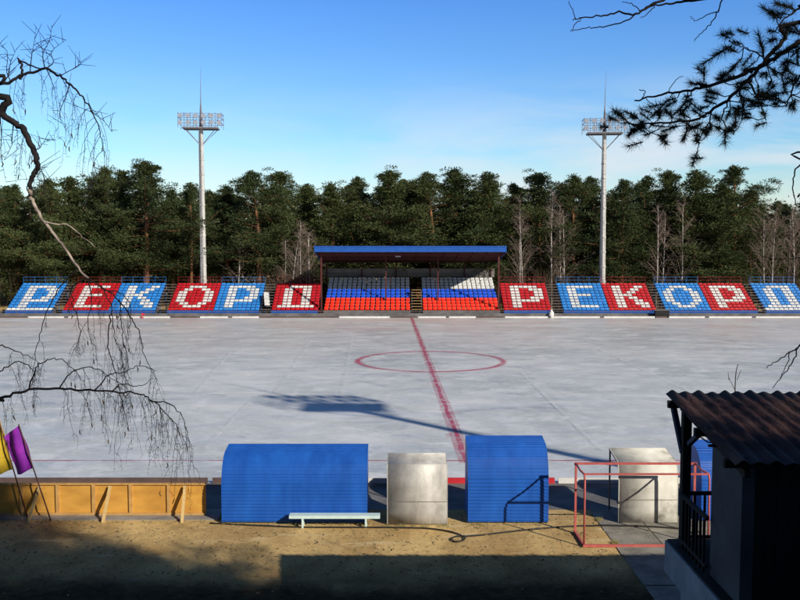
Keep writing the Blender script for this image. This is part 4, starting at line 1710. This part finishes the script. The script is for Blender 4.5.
def limb(mb, lst, r0, r1, first=None, jit=.0035, Y=YBR):
    p_ = bpts(lst, Y)
    if first is not None:
        p_ = [Vector(first)] + p_
    s_ = spline(p_, 6)
    s_ = [q + Vector((nb.gauss(0, jit), nb.gauss(0, jit), nb.gauss(0, jit))) for q in s_]
    n = len(s_)
    mb.tube(s_, [r0 + (r1 - r0) * (i / (n - 1)) ** .8 for i in range(n)], 6)
    return s_


def droop(mb, q, ln, r=.0026, dirx=0.0, fork=True, ck=None):
    """a hanging birch twig"""
    n = 7
    p = Vector(q)
    d_ = Vector((dirx + nb.gauss(0, .35), nb.gauss(0, .3), nb.uniform(-.5, .35)))
    pts_ = [p.copy()]
    for i in range(n):
        d_ = d_ * .72 + Vector((nb.gauss(0, .12), nb.gauss(0, .1), -.42))
        p = p + d_.normalized() * ln / n
        pts_.append(p.copy())
        if fork and i > 0 and nb.random() < .55:
            droop(mb, p, ln * nb.uniform(.25, .5), r * .7, nb.choice([-.7, .7]), False, ck)
        if nb.random() < .30:
            e = Vector((nb.gauss(0, 1), nb.gauss(0, 1), nb.gauss(-.4, .6))).normalized()
            mb.tube([p, p + e * .022], [r * .9, r * .5], 3, False)
    mb.tube(pts_, [r * (1 - .6 * i / n) for i in range(n + 1)], 4, False)
    if ck is not None and nb.random() < .08:
        e = pts_[-1]
        ck.tube([e, e + Vector((nb.gauss(0, .004), 0, -.014)), e + Vector((nb.gauss(0, .006), 0, -.03))], [.002, .0038, .002], 5)


big, twg, pale, ckn = MB(), MB(), MB(), MB()
# upper arched limb
s1 = limb(big, [(-30, 78), (0, 84), (20, 76), (45, 69), (62, 78), (78, 92), (90, 108), (99, 128), (104, 150)], .0135, .0018, (0, 0, at(0, 100, 5).z - zb - .15))
# main crooked limb
s2 = limb(big, [(-25, 100), (0, 114), (14, 122), (25, 132), (33, 150), (37, 165), (31, 180), (30, 192)], .0235, .0125, (0, 0, at(0, 150, 5).z - zb - .2))
s2b = limb(pale, [(30, 190), (32, 200), (40, 216), (52, 232), (66, 250), (78, 268), (88, 278)], .0125, .0055)
s2c = limb(pale, [(45, 222), (58, 224), (70, 226), (82, 236), (95, 246)], .006, .002)
s3 = limb(big, [(20, 79), (22, 66), (19, 60), (30, 66), (42, 70)], .008, .004)
# low limb across the ice
s4 = limb(big, [(-30, 402), (0, 398), (25, 391), (55, 388.5), (85, 390), (112, 391.5), (135, 393), (150, 399), (163, 410), (176, 424), (184, 440)], .0105, .0016, (0, 0, at(0, 420, 5).z - zb))
# hanging strands from the sunlit limb down to the low ones
strands = [[(88, 278), (103, 290), (112, 310), (114, 335), (122, 358), (127, 392)], [(100, 286), (118, 300), (121, 322), (125, 350), (131, 380)], [(88, 278), (72, 288), (74, 306), (80, 330), (76, 352)],
           [(78, 268), (58, 290), (44, 318), (36, 352), (32, 385)], [(112, 310), (108, 335), (112, 362), (122, 400), (128, 430)], [(88, 279), (92, 300), (88, 322), (92, 345)],
           [(118, 300), (132, 318), (140, 335), (146, 358), (157, 380)], [(104, 290), (118, 292), (130, 306), (128, 340)]]
st3 = [limb(big, s, .0042, .0013, jit=.004) for s in strands]
ups = [[(0, 372), (18, 362), (34, 372), (30, 388)], [(30, 388), (36, 368), (48, 360), (62, 360), (76, 372), (86, 386)], [(60, 388), (72, 372), (92, 368), (112, 378), (128, 390)],
       [(96, 390), (108, 376), (124, 372), (142, 366), (156, 372)], [(112, 392), (122, 384), (140, 386), (154, 378)], [(150, 400), (170, 404), (182, 416), (189, 438)], [(0, 345), (20, 352), (40, 362)]]
st4 = [limb(big, s, .0045, .0014, jit=.004) for s in ups]
big.build('limb', M['near_birch'], tagb)
pale.build('sunlit_limb', M['near_birch_sunlit'], tagb)
for s in s1[14:]:
    if nb.random() < .5:
        droop(twg, s, nb.uniform(.12, .46), .0015, .15, nb.random() < .6, ckn)
for s in s1[::6]:
    droop(twg, s, nb.uniform(.15, .4), .0018, -.1, True, ckn)
for s in s2[10:]:
    if nb.random() < .2:
        droop(twg, s, nb.uniform(.1, .3), .0018, .2, True, ckn)
for st_ in st3:
    for s in st_[4:]:
        if nb.random() < .30:
            droop(twg, s, nb.uniform(.08, .26), .0013, nb.choice([-.3, .3]), True, ckn)
for st_ in st4:
    for s in st_[2:]:
        if nb.random() < .26:
            droop(twg, s, nb.uniform(.08, .26), .0013, nb.choice([-.3, .3]), True, ckn)
for s in s4[10:]:
    if nb.random() < .55:
        droop(twg, s, nb.uniform(.12, .40), .0014, .05, True, ckn)
for px, py in ((145, 396), (152, 400), (160, 408), (170, 418), (178, 428), (112, 392), (122, 392), (130, 393), (118, 392), (140, 395)):
    droop(twg, bpts([(px, py)])[0], nb.uniform(.20, .42), .0014, .1, nb.random() < .6, ckn)
# thin upward shoots against the sky
for x0, y0, x1, y1 in ((30, 72, 36, 30), (45, 69, 52, 25), (45, 69, 66, 40), (10, 80, -4, 44), (0, 84, 16, 50), (62, 78, 80, 62), (33, 150, 56, 140), (37, 165, 52, 182), (14, 122, 4, 160), (0, 114, 6, 182), (88, 104, 112, 132), (70, 84, 66, 130)):
    a_, b2 = bpts([(x0, y0)])[0], bpts([(x1, y1)])[0]
    s_ = spline([a_, a_.lerp(b2, .3) + Vector((nb.gauss(0, .022), nb.gauss(0, .03), nb.gauss(0, .02))), a_.lerp(b2, .65) + Vector((nb.gauss(0, .028), nb.gauss(0, .03), nb.gauss(0, .02))), b2], 4)
    twg.tube(s_, [.0034 - .0026 * i / (len(s_) - 1) for i in range(len(s_))], 4, False)
    for q in s_[2:]:
        e = q + Vector((nb.gauss(0, .07), nb.gauss(0, .05), nb.uniform(-.03, .1)))
        twg.tube([q, e], [.002, .001], 3, False)
tag(twg.build('twigs', M['near_birch'], tagb), kind='stuff')
tag(ckn.build('catkins', M['catkin'], tagb), kind='stuff')

# ------------------------------------------------------------------ near pine (upper right)
YP = 6.2
npz = hill(4.4, 6.2) - .1
npn = thing('pine_tree', (4.4, 6.6, npz), 'near pine reaching a dark needled branch in at the upper right', 'tree')
pr_ = random.Random(17)
tk = MB()
tk.tube([(0, 0, 0), (.04, 0, 2.5), (-.02, 0, 5), (.03, 0, 8), (0, 0, 10.5)], [.2, .17, .14, .10, .05], 10)
tk.build('trunk', M['near_bark'], npn)


def ppt(x, y, dy=0.0):
    return rel(at(x, y, YP + dy), npn)


nd, brn = MB(), MB()


def pbranch(lst, r0, r1, first=None):
    p_ = [ppt(*q) for q in lst]
    if first is not None:
        p_ = [Vector(first)] + p_
    s_ = spline(p_, 6)
    s_ = [q + Vector((pr_.gauss(0, .004), pr_.gauss(0, .006), pr_.gauss(0, .004))) for q in s_]
    n = len(s_)
    brn.tube(s_, [r0 + (r1 - r0) * i / (n - 1) for i in range(n)], 6)
    return s_


def tuft(q, d_, ln=.075, n=150, stem=.10):
    """a shoot clothed in paired needles"""
    d_ = d_.normalized()
    brn.tube([q, q + d_ * stem], [.0045, .0035], 4)
    for k in range(n):
        t = pr_.random() ** .8
        b0 = q + d_ * stem * t
        a_ = Vector((pr_.gauss(0, 1), pr_.gauss(0, 1), pr_.gauss(0, 1))).normalized()
        nd_ = (a_ * .95 + d_ * (.35 + .75 * t)).normalized()
        l_ = ln * pr_.uniform(.7, 1.15)
        sd = nd_.orthogonal().normalized()
        sd = Matrix.Rotation(pr_.uniform(0, 6.28), 3, nd_) @ sd * .0017
        i0 = len(nd.v)
        nd.v += [tuple(b0 - sd), tuple(b0 + sd), tuple(b0 + nd_ * l_)]
        nd.f.append((i0, i0 + 1, i0 + 2)); nd.smooth.append(False)


zB = at(900, 40, 6.4).z - npz
b1 = pbranch([(840, 20), (800, 42), (775, 58), (748, 72), (722, 82), (700, 88), (676, 92), (655, 96), (634, 101)], .020, .005, (0, 0, zB))
b2_ = pbranch([(800, 22), (785, 38), (765, 60), (748, 80), (730, 98), (712, 110), (695, 120), (672, 122), (648, 124), (626, 123)], .018, .0045, (0, -.1, zB + .25))
b3_ = pbranch([(748, 80), (756, 95), (762, 108), (766, 120)], .008, .004)
b4_ = pbranch([(712, 110), (708, 124), (700, 138), (698, 150)], .006, .003)
b5_ = pbranch([(830, 60), (808, 70), (795, 82), (788, 100), (786, 106)], .010, .004, (0, -.05, zB - .3))
b6_ = pbranch([(730, 98), (722, 116), (727, 128), (733, 133)], .006, .003)
b7_ = pbranch([(820, 2), (800, 8), (784, 20), (775, 32)], .010, .004, (0, .05, zB + .5))
b8_ = pbranch([(765, 60), (752, 50), (738, 46), (728, 40)], .006, .003)
# bare forked tip
pbranch([(640, 100), (645, 93), (640, 90)], .004, .003)
pbranch([(668, 92), (676, 80), (684, 76)], .003, .002)
pbranch([(646, 99), (656, 107), (668, 112)], .003, .002)
T = [(616, 120), (622, 116), (630, 124), (638, 118), (645, 128), (655, 131), (650, 120), (665, 127), (672, 118), (680, 126), (664, 104), (690, 118), (697, 128), (702, 112), (712, 126), (698, 142), (697, 152),
     (706, 136), (720, 118), (724, 130), (734, 132), (731, 108), (740, 96), (745, 110), (736, 84), (748, 90), (754, 100), (764, 104), (765, 116), (758, 84), (766, 72), (752, 72), (735, 76), (722, 80), (712, 86), (704, 82),
     (728, 48), (736, 52), (742, 44), (730, 38), (742, 58), (774, 62), (780, 52), (788, 60), (796, 50), (784, 40), (776, 32), (790, 26), (800, 34), (806, 46), (812, 60), (800, 66), (795, 80), (788, 92), (786, 104), (793, 100), (802, 90),
     (768, 92), (772, 80), (784, 76), (776, 100), (755, 62), (764, 52), (786, 14), (796, 10), (804, 18), (776, 18), (815, 30), (812, 80), (820, 100), (716, 104), (684, 104), (690, 96), (676, 98), (660, 118), (686, 132), (742, 120), (752, 118),
     (640, 126), (634, 130), (660, 136), (704, 118), (718, 94)]
allb = b1 + b2_ + b3_ + b4_ + b5_ + b6_ + b7_ + b8_
for x, y in T:
    q = ppt(x, y, pr_.uniform(-.25, .25))
    near = min(allb, key=lambda s: (s - q).length)
    dd = (q - near)
    if dd.length > .03:
        mid = near.lerp(q, .5) + Vector((0, 0, -.015))
        brn.tube([near, mid, q], [.0042, .0036, .003], 4, False)
    else:
        dd = Vector((-.6, 0, .1))
    for _t in range(2):
        q_ = q + Vector((pr_.gauss(0, .03), pr_.gauss(0, .06), pr_.gauss(0, .03))) * _t
        tuft(q_, dd.normalized() * .8 + Vector((-.25, pr_.gauss(0, .35), pr_.uniform(-.15, .4))), pr_.uniform(.045, .082), pr_.randint(100, 170), pr_.uniform(.07, .15))
# a few more tufts nearer to the trunk and higher, out of frame
for _ in range(30):
    q = Vector((pr_.uniform(-1.1, .4), pr_.uniform(-.6, .6), zB + pr_.uniform(.3, 1.8)))
    brn.tube([Vector((0, 0, q.z - .3)), q], [.012, .004], 4, False)
    tuft(q, Vector((-.3, 0, .4)), .08, 90)
brn.build('branch', M['near_bark'], npn)
nd.build('needles', M['needle_near'], npn)

# ------------------------------------------------------------------ thin bare twigs (top centre and right edge): a small larch-like tree at the right
bt_ = thing('bare_tree', (4.0, 5.0, hill(4.0, 5.0) - .1), 'bare thin tree sending leafless twigs in along the top and right edge', 'tree')
br2, tw2_ = MB(), MB()
tr_ = random.Random(29)
br2.tube([(0, 0, 0), (.05, 0, 2), (0, 0, 4), (-.06, 0, 6.2)], [.09, .075, .055, .02], 8)


def q2(x, y, Y=4.6):
    return rel(at(x, y, Y), bt_)


def twig(lst, r0, r1, first=None, Y=4.6):
    p_ = [q2(x, y, Y) for x, y in lst]
    if first is not None:
        p_ = [Vector(first)] + p_
    s_ = spline(p_, 5)
    s_ = [q + Vector((tr_.gauss(0, .003), tr_.gauss(0, .004), tr_.gauss(0, .003))) for q in s_]
    n = len(s_)
    tw2_.tube(s_, [r0 + (r1 - r0) * i / (n - 1) for i in range(n)], 5)
    return s_


zt_ = q2(900, -10).z
t1 = twig([(800, -22), (740, -10), (700, 0), (672, -2), (650, 6), (636, 14), (618, 12), (600, 16), (582, 18), (573, 20)], .010, .0025, (0, 0, zt_))
twig([(690, 0), (674, 3), (655, 5), (640, 12)], .007, .003)
twig([(636, 14), (626, 21), (612, 25), (600, 27), (586, 28), (572, 31)], .004, .002)
twig([(582, 18), (574, 26), (571, 31)], .0025, .0018)
twig([(576, 19), (572, 10), (569, 0)], .0025, .0016)
twig([(722, -2), (719, 10), (710, 24), (700, 34), (694, 41)], .004, .0016)
twig([(719, 10), (706, 16), (696, 20), (691, 17)], .003, .0015)
twig([(640, 12), (632, 4), (622, 2)], .003, .0015)
twig([(655, 5), (648, 14), (640, 18)], .003, .0015)
# right edge
e1 = twig([(830, 300), (812, 316), (800, 345), (790, 352), (775, 362), (766, 368)], .006, .002, (0, 0, q2(880, 260).z))
twig([(800, 345), (792, 362), (785, 372), (772, 388)], .004, .0018)
twig([(790, 352), (786, 366), (780, 378)], .003, .0015)
twig([(820, 150), (803, 162), (795, 172), (793, 188), (796, 206)], .006, .0025, (0, 0, q2(900, 130).z))
twig([(830, 262), (800, 258), (775, 259), (762, 256)], .003, .0015, (0, 0, q2(880, 265).z))
br2.build('trunk', M['near_bark'], bt_)
tw2_.build('twigs', M['near_bark'], bt_)
# sapling top in front of the shed roof
sg = thing('sapling', (at(736, 470, 15.9).x, 15.9, .3), 'thin leafless sapling tip rising above the shed roof edge', 'sapling')
sb = MB()
tip = rel(at(738, 364, 15.9), sg)
sb.tube(spline([(0, 0, 0), tip * .5 + Vector((.02, 0, 0)), rel(at(735, 392, 15.9), sg), tip], 5), [.018 - .012 * i / 15 for i in range(16)], 5)
sb.build('stem', M['near_bark'], sg)
sb = MB()
for (x0, y0, x1, y1) in ((736, 392, 729, 378), (729, 380, 728, 372), (737, 380, 741, 370), (735, 410, 748, 398), (735, 420, 722, 405)):
    sb.tube([rel(at(x0, y0, 15.9), sg), rel(at(x1, y1, 15.9), sg)], [.006, .004], 4)
sb.build('twigs', M['near_bark'], sg)
